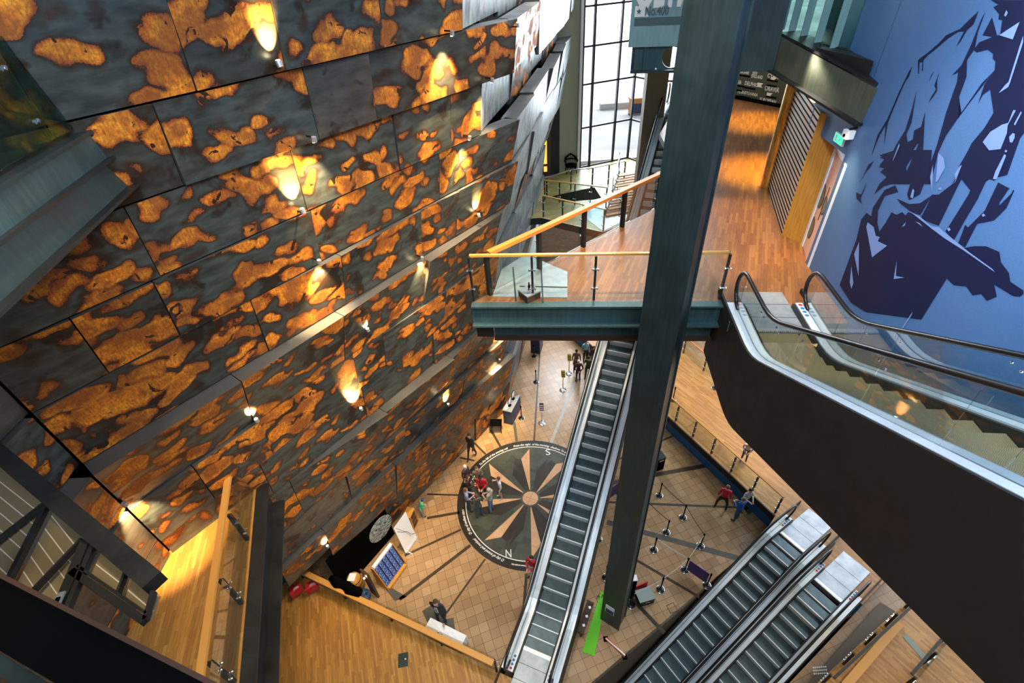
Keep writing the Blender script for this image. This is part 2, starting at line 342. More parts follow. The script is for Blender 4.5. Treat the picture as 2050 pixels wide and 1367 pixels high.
def text_plane(mb, txt, p0, p1, up, h=None, bold=.02, mi=0, lift=.004, nrm=None):
    """lettering from baseline-left p0 to baseline-right p1, up = unit vector, h = letter height"""
    vs, fs = text_mesh(txt, 1., bold); x0 = min(v.x for v in vs); x1 = max(v.x for v in vs); y1 = max(v.y for v in vs); y0 = min(0, min(v.y for v in vs))
    p0, p1, up = Vector(p0), Vector(p1), Vector(up).normalized(); ex = (p1-p0)
    sx = ex.length/(x1-x0); sy = sx if h is None else h/max(.1, y1)
    ex = ex.normalized(); nn = Vector(nrm) if nrm else ex.cross(up)
    mb.add([p0+ex*((v.x-x0)*sx)+up*(v.y*sy)+nn*lift for v in vs], fs, mi)
def rot2(p, a): return (p[0]*math.cos(a)-p[1]*math.sin(a), p[0]*math.sin(a)+p[1]*math.cos(a))
# ================================================================== SETTING
ZL, ZR, Z3, Z4, Z5 = .85, .95, 9.2, 13.35, 18.4
# escalator pit axes
EU = Vector((.8625, .506, 0)); ER = Vector((.506, -.8625, 0)); E0 = Vector((9.363, 9.60, 0))
def el(a, l, z=0): p = E0+EU*a+ER*l; return Vector((p.x, p.y, z))
PL, PR = -.42, 3.32
mb = MB()
for poly in ([el(-30,-30), el(34,-30), el(34,PL), el(-30,PL)], [el(-30,PR), el(34,PR), el(34,26), el(-30,26)], [el(.9,PL), el(34,PL), el(34,PR), el(.9,PR)]):
    mb.prism([(p.x, p.y) for p in poly], -.4, 0)
floor = struct('floor', mb, 'floor_tile')
mb = MB(); mb.prism([(p.x, p.y) for p in (el(-16,PL-.1), el(1,PL-.1), el(1,PR+.1), el(-16,PR+.1))], -3.6, -3.4)
struct('floor_pit', mb, 'black')
mb = MB()
for l in (PL-.05, PR+.05): mb.bar(el(-16,l,-1.9), el(.9,l,-1.9), .06, 3.1)
mb.bar(el(.93,PL,-1.9), el(.93,PR,-1.9), .06, 3.1); struct('wall_pit', mb, 'pit_stone')
# ---- compass inlaid in the floor
CX, CY, RI, RO = .323, 13.106, 2.993, 3.403
tp = at(1059.75, 897.3, 0); TH0 = math.atan2(tp.x-CX, tp.y-CY)
def pol(r, a, z=0): return Vector((CX+r*math.sin(a), CY+r*math.cos(a), z))   # clockwise from the far side
mb = MB(); mb.prism([(pol(RO, 2*pi*i/96).x, pol(RO, 2*pi*i/96).y) for i in range(96)], -.01, .004); obj('compass_ring', mb, 'ring_stone', floor)
mb = MB(); mb.prism([(pol(RI, 2*pi*i/96).x, pol(RI, 2*pi*i/96).y) for i in range(96)], 0, .006); obj('compass_disc', mb, 'slate', floor)
mb = MB()
for i in range(96):
    a0, a1 = 2*pi*i/96, 2*pi*(i+1)/96; mb.quad(pol(RI-.02, a0, .0075), pol(RI-.02, a1, .0075), pol(RI+.02, a1, .0075), pol(RI+.02, a0, .0075))
obj('compass_rim', mb, 'letter_white', floor)
for k in range(8):
    a = TH0+k*pi/4; L = 2.86; S = 2.25; wd = .42
    ra = lambda r, off: pol(r, a, 0)+Vector((math.cos(a), -math.sin(a), 0))*off
    mb = MB(); mb.prism([(p.x, p.y) for p in (ra(.45,0), ra(.45,-.03), ra(S,-wd), ra(L,0))], .005, .0095); obj('compass_ray', mb, 'star_light', floor)
    mb = MB(); mb.prism([(p.x, p.y) for p in (ra(.45,-.03), ra(S,-wd), ra(S,-wd-.30), ra(S-.25,-wd-.36), ra(.45,-.12))], .005, .0085); obj('compass_dark_ray', mb, 'star_dark', floor)  # dark stone inlay of the star pattern
    b = a+pi/8; rb = lambda r, off: pol(r, b, 0)+Vector((math.cos(b), -math.sin(b), 0))*off
    mb = MB(); mb.prism([(p.x, p.y) for p in (rb(.45,.05), rb(.45,-.05), rb(1.55,-.28), rb(2.0 if k % 2 else 2.45,0), rb(1.5,.06))], .005, .0085); obj('compass_dark_ray', mb, 'star_dark', floor)
mb = MB(); mb.prism([(pol(.36, 2*pi*i/40).x, pol(.36, 2*pi*i/40).y) for i in range(40)], .005, .012); obj('compass_hub', mb, 'star_light', floor)
mb = MB(); mb.bar(pol(.36,TH0+.4,.0122), pol(.36,TH0+.4+pi,.0122), .012, .002); mb.bar(pol(.36,TH0+.4+pi/2,.0122), pol(.36,TH0+.4-pi/2,.0122), .012, .002); obj('compass_joint', mb, 'slab_dark', floor)
for ch, px in (('S', (1097, 905)), ('N', (1018, 1108))):
    c = at(*px, 0); mb = MB(); hgt = .36; text_plane(mb, ch, c+Vector((-.12,-hgt/2,.0085)), c+Vector((.12,-hgt/2,.0085)), (0,1,0), hgt, .004, nrm=(0,0,1)); obj('compass_letter', mb, 'letter_white', floor)
def arc_text(txt, a0, h=.128, r=None):
    r = r or (RI+.10); vs, fs = text_mesh(txt, h*1.35, .004); mb = MB()
    mb.add([pol(r+v.y, a0+v.x*.86/(RI+.2)+v.y*.25/3.2, .0078) for v in vs], [f[::-1] for f in fs]); obj('compass_lettering', mb, 'letter_white', floor)
    return max(v.x for v in vs)*.86/(RI+.2)
def angpx(u, v): p = at(u, v, 0); return math.atan2(p.x-CX, p.y-CY)
arc_text('From the night  of the morning  shadows', angpx(1027, 892)); arc_text('To the fall of the evening veil', angpx(958, 930))
arc_text('O city of sound and motion!', angpx(1008, 1126)); arc_text('O city of endless stars', angpx(940, 1072)); arc_text('To the', angpx(1122, 902))
arc_text('thomas carnduff 1954', angpx(1053, 1137), .06, RI+.17)
# inlaid rays running out over the floor
rays = [((1069.1,883.2),(1080.5,707.7),.09,'inlay_dark'), ((1103.3,886),(1152.7,758.9),.16,'inlay_grey'), ((972.4,909.4),(949.4,886.3),.10,'inlay_dark'), ((1002,894),(982.3,860),.12,'inlay_dark'), ((1034.3,884),(1029.5,845),.14,'slab_dark'),
 ((919.7,1025.7),(855,1037),.13,'inlay_dark'), ((917.6,991),(855,989),.09,'inlay_dark'), ((923,1060),(810,1112),.10,'inlay_dark'), ((941.7,1091.5),(800,1200),.14,'inlay_dark'), ((971.3,1119),(893,1228),.08,'inlay_dark'), ((1054,1148),(1046,1250),.11,'inlay_dark'), ((1007,1138),(958,1280),.07,'floor_tile'),
 ((1240,1101),(1400,1195),.11,'inlay_dark'), ((1215,1005),(1513,1017),.11,'inlay_dark'), ((1215,1045),(1480,1118),.24,'slab_dark'), ((1215,1145),(1330,1267),.15,'inlay_dark'), ((1215,968),(1428,929),.22,'inlay_dark'), ((1225,925),(1362,866),.10,'inlay_dark'), ((950,922),(921,916),.1,'inlay_dark')]
for a, b, w_, mt in rays:
    p, q = at(*a, 0), at(*b, 0); mb = MB(); mb.bar(p+Vector((0,0,.001)), q+Vector((0,0,.001)), w_, .006); obj('inlay_strip', mb, mt, floor)
for poly in ([(1484,1012),(1497,1029.5),(1516,1020.5),(1486,985)], [(757,1160),(790,1203),(815,1195),(945,1130),(900,1116),(850,1118)][:3], [(880,1200),(845,1223),(880,1300),(915,1290),(908,1236),(890,1240)]):
    mb = MB(); mb.prism([tuple(at(*q, 0)[:2]) for q in poly], 0, .004); obj('inlay_slab', mb, 'slab_dark', floor)
for q in ((1345.5, 1217), (1490, 1094), (1324, 916)):
    c = at(*q, 0); mb = MB(); s_ = .16
    a = math.radians(17.3); pts = [tuple(Vector(c[:2])+Vector(rot2(d, a))) for d in ((-s_,-s_),(s_,-s_),(s_,s_),(-s_,s_))]; mb.prism(pts, 0, .005); obj('floor_hatch', mb, 'inlay_dark', floor)
    mb = MB(); mb.prism([tuple(Vector(c[:2])+(Vector(p)-Vector(c[:2]))*.86) for p in pts], 0, .007); obj('floor_hatch', mb, 'floor_tile', floor)
# ---- hull wall of rusted plates
WN = Vector((.7771, -.6293, 0)); WD = Vector((.6293, .7771, 0)); A0, A1 = -12.45, .205
def wall(s, z, o=0.): p = WN*(A0+A1*z+o)+WD*s; return Vector((p.x, p.y, z))
def wall_at(u, v, o=0.):
    r = Vector(ray(u, v)); t_ = (A0+o+A1*CAMZ)/(WN.dot(r)-A1*r.z); return Vector(C0)+r*t_
def wall_s(u, v): p = wall_at(u, v); return WD.dot(p), p.z
ZC = [21.2, 19.85, 18.55, 17.3, 16.03, 14.75, 13.25, 11.5, 9.98, 8.42, 6.42, 4.78, 2.05, .06]
SC = [9.3, 9.65, 11.75, 10.5, 12.2, 12.35, 11.6, 12.0, 12.6, 12.7, 13.3, 13.9, 14.4]        # right-hand corner of each course
SEAM = [[2.5, 6.4], [3.6, 5.1, 7.3], [2.95, 5.5, 6.95], [2.05, 4.95, 7.5, 9.3], [.7, 1.9, 5.02, 8.9], [3.3, 5.45, 8.15, 9.6], [2.4, 5.1, 8.12], [.9, 2.5, 5.4, 6.45, 9.1], [2.1, 5.5, 8.6], [2.6, 6.0, 9.2], [1.2, 4.25, 6.9, 10.3], [2.9, 6.2, 10.35], [3.2, 8.0, 11.6]]
TOPO = {6: .50, 9: .46, 4: .12, 11: .30, 10: .16, 7: .10, 5: .16}        # courses whose upper edge stands proud
F3 = Vector((-.03, -1, 0)); F3N = Vector((1, -.03, 0)); D2 = Vector((.245, .97, 0)); N2 = Vector((.97, -.245, 0))
SHELL = struct('wall_hull', MB().slab([wall(3.0,2.0,-.75), wall(14.2,2.0,-.75), wall(10.6,22,-.75), wall(-.9,22,-.75), wall(-.9,5.7,-.75), wall(1.3,5.7,-.75), wall(1.3,3.0,-.75), wall(3.0,3.0,-.75)], WN*-.3), 'black')
def plate(corners, nrm, mt, u0=0., th=.12):
    """corners: lower-left, lower-right, upper-right, upper-left"""
    a, b, c, d = [Vector(p) for p in corners]; w_ = (b-a).length; h_ = (d-a).length; k = R.random()*40; j = R.random()*40
    mb = MB(); n = Vector(nrm)*-th
    mb.quad(a, b, c, d, 0, [(k, j), (k+w_, j), (k+w_, j+h_), (k, j+h_)])
    dp = Vector(nrm)*-.5
    mb.add([a, b, c, d, a+n, b+n, c+dp, d+dp], [(1,0,4,5), (2,1,5,6), (3,2,6,7), (0,3,7,4), (7,6,5,4)], 1)
    return obj('hull_plate', mb, [mt, 'ledge_steel'], SHELL)
mb = MB(); mb.slab([wall(-3,-.1,-2.2), wall(14.9,-.1,-1.0), wall(14.9,2.6,-1.3), wall(3,6,-1.9), wall(-3,6.5,-2.9)], WN*-.2); struct('wall_recess', mb, 'black')
g = .018
for i in range(len(ZC)-1):
    zt, zb = ZC[i], ZC[i+1]; ss = [-.4]+SEAM[i]+[SC[i]]; ss = [1.2]+SEAM[i][(0 if i == 11 else 1):]+[SC[i]] if i in (10, 11) else ss if i < 12 else [4.5]+SEAM[i][1:]+[SC[i]]; tb = TOPO.get(i, .03)
    prev = R.uniform(-.05, .05)
    for k in range(len(ss)-1):
        s0, s1 = ss[k]+.010, ss[k+1]-.010; bo = R.uniform(.06, .15); t0 = prev if R.random() < .4 else R.uniform(-.08, .05); t1 = R.uniform(-.08, .09); prev = t1
        if i == 6: t0, t1 = (0, 0) if k == 0 else (0, -.05) if k == 1 else (-.05, -.2)
        if i == 9: t0, t1 = ((-.42, -.40), (-.40, .06), (-.05, .1), (-.02, -.3))[min(k, 3)]
        bo_c = bo
        mt = R.choice(['rust_plate', 'rust_plate', 'rust_plate_dense', 'rust_plate'])
        if (i, k) in ((2, 2), (6, 0), (4, 4), (0, 0), (10, 0), (8, 1)): mt = 'rust_plate_bare' if (i, k) in ((2, 2), (10, 0)) else 'rust_plate'
        if i == 2 and k == 2: mt = 'rust_plate_bare'
        zq = 3.0 if i == 11 and k == 0 else zb+g
        plate([wall(s0, zq, bo_c), wall(s1, zq, bo_c), wall(s1, zt-g, tb+t1), wall(s0, zt-g, tb+t0)], WN, mt)
    # return face of the bow towards the window
    c0b, c0t = wall(SC[i]+.02, zb+g, .02), wall(SC[i]+.02, zt-g, tb*.6)
    lim = 29.9 if zb > 11 else 27.0
    runs = [0.]; 
    while c0b.y+D2.y*runs[-1] < lim-1.2: runs.append(runs[-1]+R.uniform(2.0, 4.2))
    runs[-1] = (lim-c0b.y)/D2.y
    for k in range(len(runs)-1):
        a0, a1 = runs[k]+g, runs[k+1]-g; o0, o1, o2 = R.uniform(.0, .1), R.uniform(.0, .1), R.uniform(-.1, .12)
        if k == 0: o2 = 0; o0 = 0
        zt2 = zt-g+R.uniform(-.05, .1) if k else zt-g
        zb2 = zb+g-R.uniform(0, .3) if k else zb+g
        mt = 'patina_plate' if (zb > 4 or k == 0) and R.random() < .9 else 'rust_plate'
        plate([c0b+D2*a0+N2*o0-Vector((0,0,zb+g-zb2)), c0b+D2*a1+N2*o1-Vector((0,0,zb+g-zb2)), c0t+D2*a1+N2*(o1-.06)+Vector((0,0,zt2-zt+g)), c0t+D2*a0+N2*o2+Vector((0,0,zt2-zt+g))], N2, mt)
    # near facet beyond the left-hand corner
    e0b, e0t = wall(-.42, zb+g, .03), wall(-.42, zt-g, tb)
    for k, (a0, a1) in enumerate(((0.0, 1.9), (1.92, 4.2), (4.22, 7.5)) if i < 10 else ()):
        plate([e0b+F3*a1, e0b+F3*(a0+.01), e0t+F3*(a0+.01), e0t+F3*a1], F3N, R.choice(['rust_plate', 'rust_plate_bare']))
mb = MB(); p = wall(-.9,-.4,-.75); q = wall(-.9,22,-.75); mb.slab([p, p+F3*9, q+F3*9, q], Vector((-.3,0,0))); struct('wall_facet', mb, 'black')
p = wall(13.6,-.4,-.9); q = wall(10.4,22,-.9); mb = MB(); mb.slab([p, p+D2*14, q+D2*17.5, q], N2*-.3); struct('wall_bow', mb, 'ledge_steel')
# ---- far end: pale wall, window, door
P30 = (2.0, 29.65); W0 = at(1160, 336, Z3); W1 = at(1256, 316, Z3); W2 = at(1296, 330, Z3)
d01 = (W1-W0).normalized()
WL = W0-d01*1.75
mb = MB(); mb.bar(Vector((W0.x, W0.y+.2, 15.5))-d01*.1, Vector((WL.x, WL.y+.2, 15.5)), .3, 13.4); struct('wall_end', mb, 'pale_wall')
mb = MB(); LL = WL-d01*3.2; mb.bar(Vector((WL.x, WL.y+.25, 16.8)), Vector((LL.x, LL.y+.25, 16.8)), .3, 9.6); struct('wall_end_upper', mb, 'pale_wall')
def zpx(u, v, p, q): return onv(u, v, p, q).z
levels = [Z3+.02]+[zpx(u, v, W0, W1) for u, v in ((1168, 256), (1172, 169), (1175, 93), (1180, 12))]
levels.append(levels[-1]+(levels[-1]-levels[-2]))
cols = [W0]+[W0+d01*((onv(u, v, W0, W1)-W0).xy.length) for u, v in ((1186, 169), (1237, 160))]+[W1]
for c in cols: c.z = 0
mb = MB(); gl = MB()
for c in cols: mb.bar(Vector((c.x, c.y, Z3)), Vector((c.x, c.y, levels[-1])), .10, .14, up=(d01.y, -d01.x, 0))
for zl in levels: mb.bar(Vector((W0.x, W0.y, zl)), Vector((W1.x, W1.y, zl)), .08, .09)
cols2 = [W2, W1+(W2-W1)*.6]
for c in cols2: mb.bar(Vector((c.x, c.y, Z3)), Vector((c.x, c.y, levels[-1])), .09, .12, up=(1,0,0))
for zl in levels: mb.bar(Vector((W1.x, W1.y, zl)), Vector((W2.x, W2.y, zl)), .08, .09)
W3 = W2+Vector((3.2, -1.2, 0))
for zl in levels: mb.bar(Vector((W2.x, W2.y, zl)), Vector((W3.x, W3.y, zl)), .08, .09)
win = struct('window_1', mb, 'black_steel')
for a, b in ((W0, W1), (W1, W2), (W2, W3)): gl.slab([Vector((a.x,a.y,Z3)), Vector((b.x,b.y,Z3)), Vector((b.x,b.y,levels[-1])), Vector((a.x,a.y,levels[-1]))], (0,.02,0))
obj('window_pane', gl, 'window_glass', win)
mb = MB(); mb.bar(Vector((W0.x-.1, W0.y-.12, Z3)), Vector((W0.x-.1, W0.y-.12, levels[-1])), .14, .12, up=(0,1,0)); struct('trim_1', mb, 'white')
# outdoors seen through the window: pale paving, a low kerb and a bench
mb = MB(); mb.box((-25, 31.5, Z3-.5), (60, 110, Z3-.3)); struct('floor_outside', mb, 'outside_paving')
b = at(1250, 282, Z3-.3); b = Vector((b.x, min(b.y, 42), Z3-.3)); b = dep(1250, 279, 42); b.z = Z3-.3
mb = MB(); mb.box((b.x-2.2, b.y, b.z), (b.x+1.5, b.y+.5, b.z+.45)); solo('stone_bench', mb, 'concrete', b, 'long grey stone bench on the pale paving outside the tall window', 'bench')
b = dep(1273, 283, 40); mb = MB(); b.z = Z3-.3; mb.box((b.x-.7, b.y, b.z+.1), (b.x+.9, b.y+.6, b.z+1.1)); mb.box((b.x-.75, b.y-.05, b.z+1.1), (b.x+.95, b.y+.7, b.z+1.25))
o = solo('market_stall', mb, 'rail_orange', b, 'small orange topped stand on the paving outside the tall window', 'stand')
mb = MB(); mb.box((b.x-.62, b.y-.04, b.z+.15), (b.x+.5, b.y-.005, b.z+.85)); oo = bpy.data.objects.new('front_panel', mb.mesh('front_panel', 'navy', b)); COL.objects.link(oo); oo.parent = o
mb = MB(); mb.box((b.x-.7, b.y+.01, b.z), (b.x-.6, b.y+.5, b.z+.1)); mb.box((b.x+.8, b.y+.01, b.z), (b.x+.9, b.y+.5, b.z+.1)); oo = bpy.data.objects.new('foot', mb.mesh('foot', 'black', b)); COL.objects.link(oo); oo.parent = o
# brown door at the far landing
D0 = at(1082, 345, Z3); D1 = at(1113, 338, Z3); D0 = Vector((LL.x+.6, LL.y-.0, Z3)); D1 = Vector((WL.x+.35, WL.y, Z3))
mb = MB(); dd = (D1-D0).normalized(); mb.bar(Vector((D0.x-.6, D0.y, Z3+1.9)), Vector((D1.x, D1.y, Z3+1.9)), .06, 3.8); dr = struct('door_1', mb, 'black_steel')
for k in range(2):
    a = D0+dd*(.25+1.1*k); b_ = D0+dd*(1.3+1.1*k); mb = MB(); mb.bar(Vector((a.x, a.y-.06, Z3+1.15)), Vector((b_.x, b_.y-.06, Z3+1.15)), .06, 2.3); obj('door_leaf', mb, 'dark_wood', dr)
    c = (a+b_)/2+dd*.12; mb = MB(); mb.bar(Vector((c.x-.14, c.y-.10, Z3+1.4)), Vector((c.x+.14, c.y-.10, Z3+1.4)), .02, 1.3); mb.bar(Vector((c.x-.14, c.y-.10, Z3+.45)), Vector((c.x+.14, c.y-.10, Z3+.45)), .02, .3); obj('door_window', mb, 'orange_glow', dr)
# ---- pillars
def column(name, poly, z0, z1, mt): return struct(name, MB().prism(poly, z0, z1), mt)
k0 = at(1203, 1240, 0); k1 = at(1237, 1262, 0); kd = (k1-k0).normalized(); kn = Vector((kd.y, -kd.x, 0))*-1
if kn.y < 0: kn = -kn
kb = [k0, k1, k1+kn*.62, k0+kn*.62]
col1 = struct('column_steel', MB().prism([tuple(p[:2]) for p in (k0+kn*.04, k1+kn*.04, k1+kn*.58, k0+kn*.58)], 0, 24), 'dark_steel')
for a, b_ in ((k0, k1), (k0+kn*.58, k1+kn*.58)):
    e = kd*.03; mb = MB().prism([tuple(p[:2]) for p in (a-e, b_+e, b_+e+kn*.04, a-e+kn*.04)], 0, 24); obj('flange', mb, 'dark_steel', col1)
c = k0+kd*.28-kn*.01; mb = MB(); mb.box((-.17, -.012, .95), (.17, 0, 1.5)); a = math.atan2(kd.y, kd.x); mb.v = [Vector((*rot2(p, a), p.z))+Vector((c.x, c.y, 0)) for p in mb.v]; obj('notice', mb, 'paper', col1)
mb = MB(); mb.box((-.15, -.016, .97), (.15, -.012, 1.25)); mb.v = [Vector((*rot2(p, a), p.z))+Vector((c.x, c.y, 0)) for p in mb.v]; obj('notice_picture', mb, 'purple_sign', col1)
pc = dep(1297, 300, 24.5); struct('column_round', MB().prism([(pc.x-.52, pc.y-.4), (pc.x+.40, pc.y-.55), (pc.x+.52, pc.y+.4), (pc.x-.4, pc.y+.5)], Z3-.1, 22), 'pillar')
# ---- raised timber decks on the ground floor
lp = [at(600, 1152, ZL), at(1003, 1347, ZL)]; ld = (lp[1]-lp[0]).normalized(); LA = lp[0]-ld*.55; LB = lp[1]+ld*2.4
le = [LA, LB, LB+Vector((.8, -6, 0)), LA+Vector((-1.0, -7.5, 0)), at(500, 1240, ZL)+Vector((-1.1, 0, 0))]
le[4] = LA+Vector((-1.1, -1.0, 0))
mb = MB(); mb.prism([tuple(p[:2]) for p in le], 0.001, ZL, 0, 1, 0); struct('floor_left_deck', mb, ['black_steel', 'wood_low'])
mb = MB(); mb.slab([at(515, 1222, ZL), at(563, 1190, ZL)+Vector((0,0,0)), at(563, 1190, ZL)+Vector((-.05,0,2.0)), at(515, 1222, ZL)+Vector((-.05,0,2.0))], (-.15,.1,0))
t0 = at(485, 1243, ZL); t1 = at(573, 1162, ZL); tz = onv(520, 1130, t0, t1).z; mb = MB(); mb.bar(Vector((t0.x, t0.y, (ZL+tz)/2)), Vector((t1.x, t1.y, (ZL+tz)/2)), .1, tz-ZL); struct('wall_teal', mb, 'teal_wall')
RA, RB = at(1160, 668, ZR), at(1552, 1032, ZR); rd = (RB-RA).normalized()
Rk0, Rk1 = at(1355, 697, ZR), at(1440, 772, ZR); rk = (Rk1-Rk0).normalized()
rdeck = [RA-rd*2, RB, el(.9, PL, 0), el(.9, PR, 0), el(3.3, PR, 0), Rk1+rk*7+Vector((1.5, 0, 0)), Rk0-rk*6]
mb = MB(); mb.prism([tuple(p[:2]) for p in rdeck], 0.001, ZR, 0, 1, 0); struct('floor_right_deck', mb, ['blue_fascia', 'wood_right'])
rn = Vector((-rd.y, rd.x, 0)); rn = rn if rn.x < 0 else -rn
mb = MB(); mb.bar(RA-rd*2+Vector((0,0,-.15))+rn*.03, RB+Vector((0,0,-.15))+rn*.03, .06, .34); struct('trim_2', mb, 'black_steel')
# deck at the lower right beside the escalators
q = [el(-9.5, PR+.9), el(-.2, PR+.9), el(-.2, PR+9), el(-9.5, PR+9)]
mb = MB(); mb.prism([tuple(p[:2]) for p in [at(1600, 1400, ZR), at(1812, 1206, ZR), at(1900, 1310, ZR)+EU*3, at(1900, 1310, ZR)+EU*3+ER*6, at(1600, 1400, ZR)+ER*6-EU*2]], .001, ZR, 0, 1, 0); struct('floor_side_deck', mb, ['brown_wall', 'wood_right'])
# ---- left balcony, third level
bo = [Vector((-7.05, 8.05, Z3)), Vector((-4.45, -1.0, Z3))]
mb = MB(); mb.prism([(-8.52, 6.44), (-7.15, 8.06), tuple(bo[0][:2]), tuple(bo[1][:2]), (-9.0, -1.0)], Z3-.35, Z3, 0, 1, 0); struct('floor_balcony', mb, ['black_steel', 'wood_balcony'])
bd = (bo[1]-bo[0]).normalized(); bn = Vector((-bd.y, bd.x, 0)); bn = bn if bn.x > 0 else -bn
beam = MB(); 
for off, zz, w_, h_ in ((.14, -.03, .34, .05), (.10, -.45, .05, .82), (.22, -.87, .42, .05)): beam.bar(bo[0]+bn*off+Vector((0,0,zz)), bo[1]+bn*off+Vector((0,0,zz)), w_, h_)
bb = struct('beam_balcony', beam, 'black_steel')
for u, v in ((497, 1178), (487, 1272)):
    p_ = at(u, v, Z3-.85); mb = MB(); mb.tube([p_+Vector((-.02,0,.02)), p_+Vector((-.3,.12,.42))], .012, 6); obj('rod', mb, 'chrome', bb)
# ---- bridge on the fourth level
BA, BB = Vector((-.92, 9.72, Z4)), Vector((5.0, 8.98, Z4))
BA, BB = at(945, 606, Z4), at(1462, 604, Z4)
br = (BB-BA).normalized(); bp = Vector((-br.y, br.x, 0)); 
LE0, LE1 = at(948, 600, Z4), at(1337, 404, Z4); led = (LE1-LE0).normalized()
far = LE1+led*4.2
mw = lambda a, off, z: Vector((*(np.array([5.93, 6.45])+np.array([-.1392, -.9903])*a+np.array([-.9903, .1392])*off), z))   # along escalator / mural wall
WALLO = -1.0
bridge_poly = [BA, BB, mw(-1.7, 1.45, 0), mw(-1.7, WALLO+.02, 0), mw(-4.3, WALLO-.0, 0), mw(-4.4, WALLO-1.2, 0), Vector((17.5, 25, 0)), Vector((17.5, 34, 0)), Vector((13.5, 34, 0)), Vector((9.6, 31, 0)), Vector((8.8, 25.5, 0)), Vector((6.9, 21.5, 0)), LE1+led*1.2]
mb = MB(); mb.prism([tuple(p[:2]) for p in bridge_poly], Z4-.25, Z4, 0, 1, 0); struct('floor_bridge', mb, ['olive_steel', 'wood_bridge'])
fr = struct('beam_bridge', MB().bar(BA-br*.02+Vector((0,0,-.30)), BB+Vector((0,0,-.30)), .10, .52), 'beam_steel')
for off, zz, w_, h_, a_ in ((-.08, -.02, .22, .05, 0), (-.10, -.56, .26, .04, 0), (.25, -.86, .06, .62, .45), (.22, -1.18, .34, .05, .45), (.25, -.56, .3, .04, .45)):
    mb = MB(); mb.bar(BA+br*a_+bp*off+Vector((0,0,zz)), BB+bp*off+Vector((0,0,zz)), w_, h_); obj('flange' if h_ < .1 else 'web', mb, 'beam_steel' if zz > -1.1 else 'dark_wood', fr)
mb = MB()
for k in range(3): mb.ball(BA+br*.40+bp*.21+Vector((0,0,-.72-.17*k)), .035, 8, 5)
obj('bolt', mb, 'chrome', fr)
mb = MB(); mb.bar(BA+bp*.3+br*.0+Vector((0,0,-.86)), BA+bp*.3+br*.42+Vector((0,0,-.86)), .3, .6); obj('end_plate', mb, 'black_steel', fr)
mb = MB(); mb.bar(LE0+Vector((0,0,-.3)), LE1+led*1.2+Vector((0,0,-.3)), .10, .5); struct('beam_bridge_side', mb, 'dark_steel')
# flat panel and statuette standing in for the window's reflection in the glass
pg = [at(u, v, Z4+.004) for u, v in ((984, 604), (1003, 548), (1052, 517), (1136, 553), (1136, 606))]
mb = MB(); mb.prism([tuple(p[:2]) for p in [p+bp*.20 for p in pg]], Z4, Z4+.02); fl = solo('reflection_panel', mb, 'plate_metal', (pg[2].x, pg[2].y-.4, Z4), 'pale panel standing in for a window reflection behind the left end of the glass balustrade', 'panel')
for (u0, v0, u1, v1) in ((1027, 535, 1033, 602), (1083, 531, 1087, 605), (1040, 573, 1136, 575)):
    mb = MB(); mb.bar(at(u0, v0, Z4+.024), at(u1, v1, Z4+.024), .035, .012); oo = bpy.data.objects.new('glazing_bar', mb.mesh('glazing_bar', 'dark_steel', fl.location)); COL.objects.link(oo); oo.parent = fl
pb = at(1060, 594, Z4+.0215); t_ = thing('reflected_plinth', 'low plinth and small dark statuette standing in for a reflection in bridge glass', 'plinth', pb)
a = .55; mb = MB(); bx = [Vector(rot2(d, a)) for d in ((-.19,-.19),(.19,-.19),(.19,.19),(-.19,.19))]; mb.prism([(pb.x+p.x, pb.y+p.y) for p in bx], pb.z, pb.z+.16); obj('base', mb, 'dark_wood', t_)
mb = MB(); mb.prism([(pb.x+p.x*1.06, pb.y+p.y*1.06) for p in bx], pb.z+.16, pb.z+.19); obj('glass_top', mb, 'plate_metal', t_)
mb = MB(); q_ = pb+Vector((.0,.02,.19)); mb.lathe([(.03,0),(.022,.03),(.03,.10),(.012,.16)], q_, 8); mb.ball(q_+Vector((0,0,.185)), .02, 8, 6); mb.tube([q_+Vector((.02,0,.13)), q_+Vector((.06,.01,.12))], .007, 5); obj('figurine', mb, 'black', t_, smooth=True)
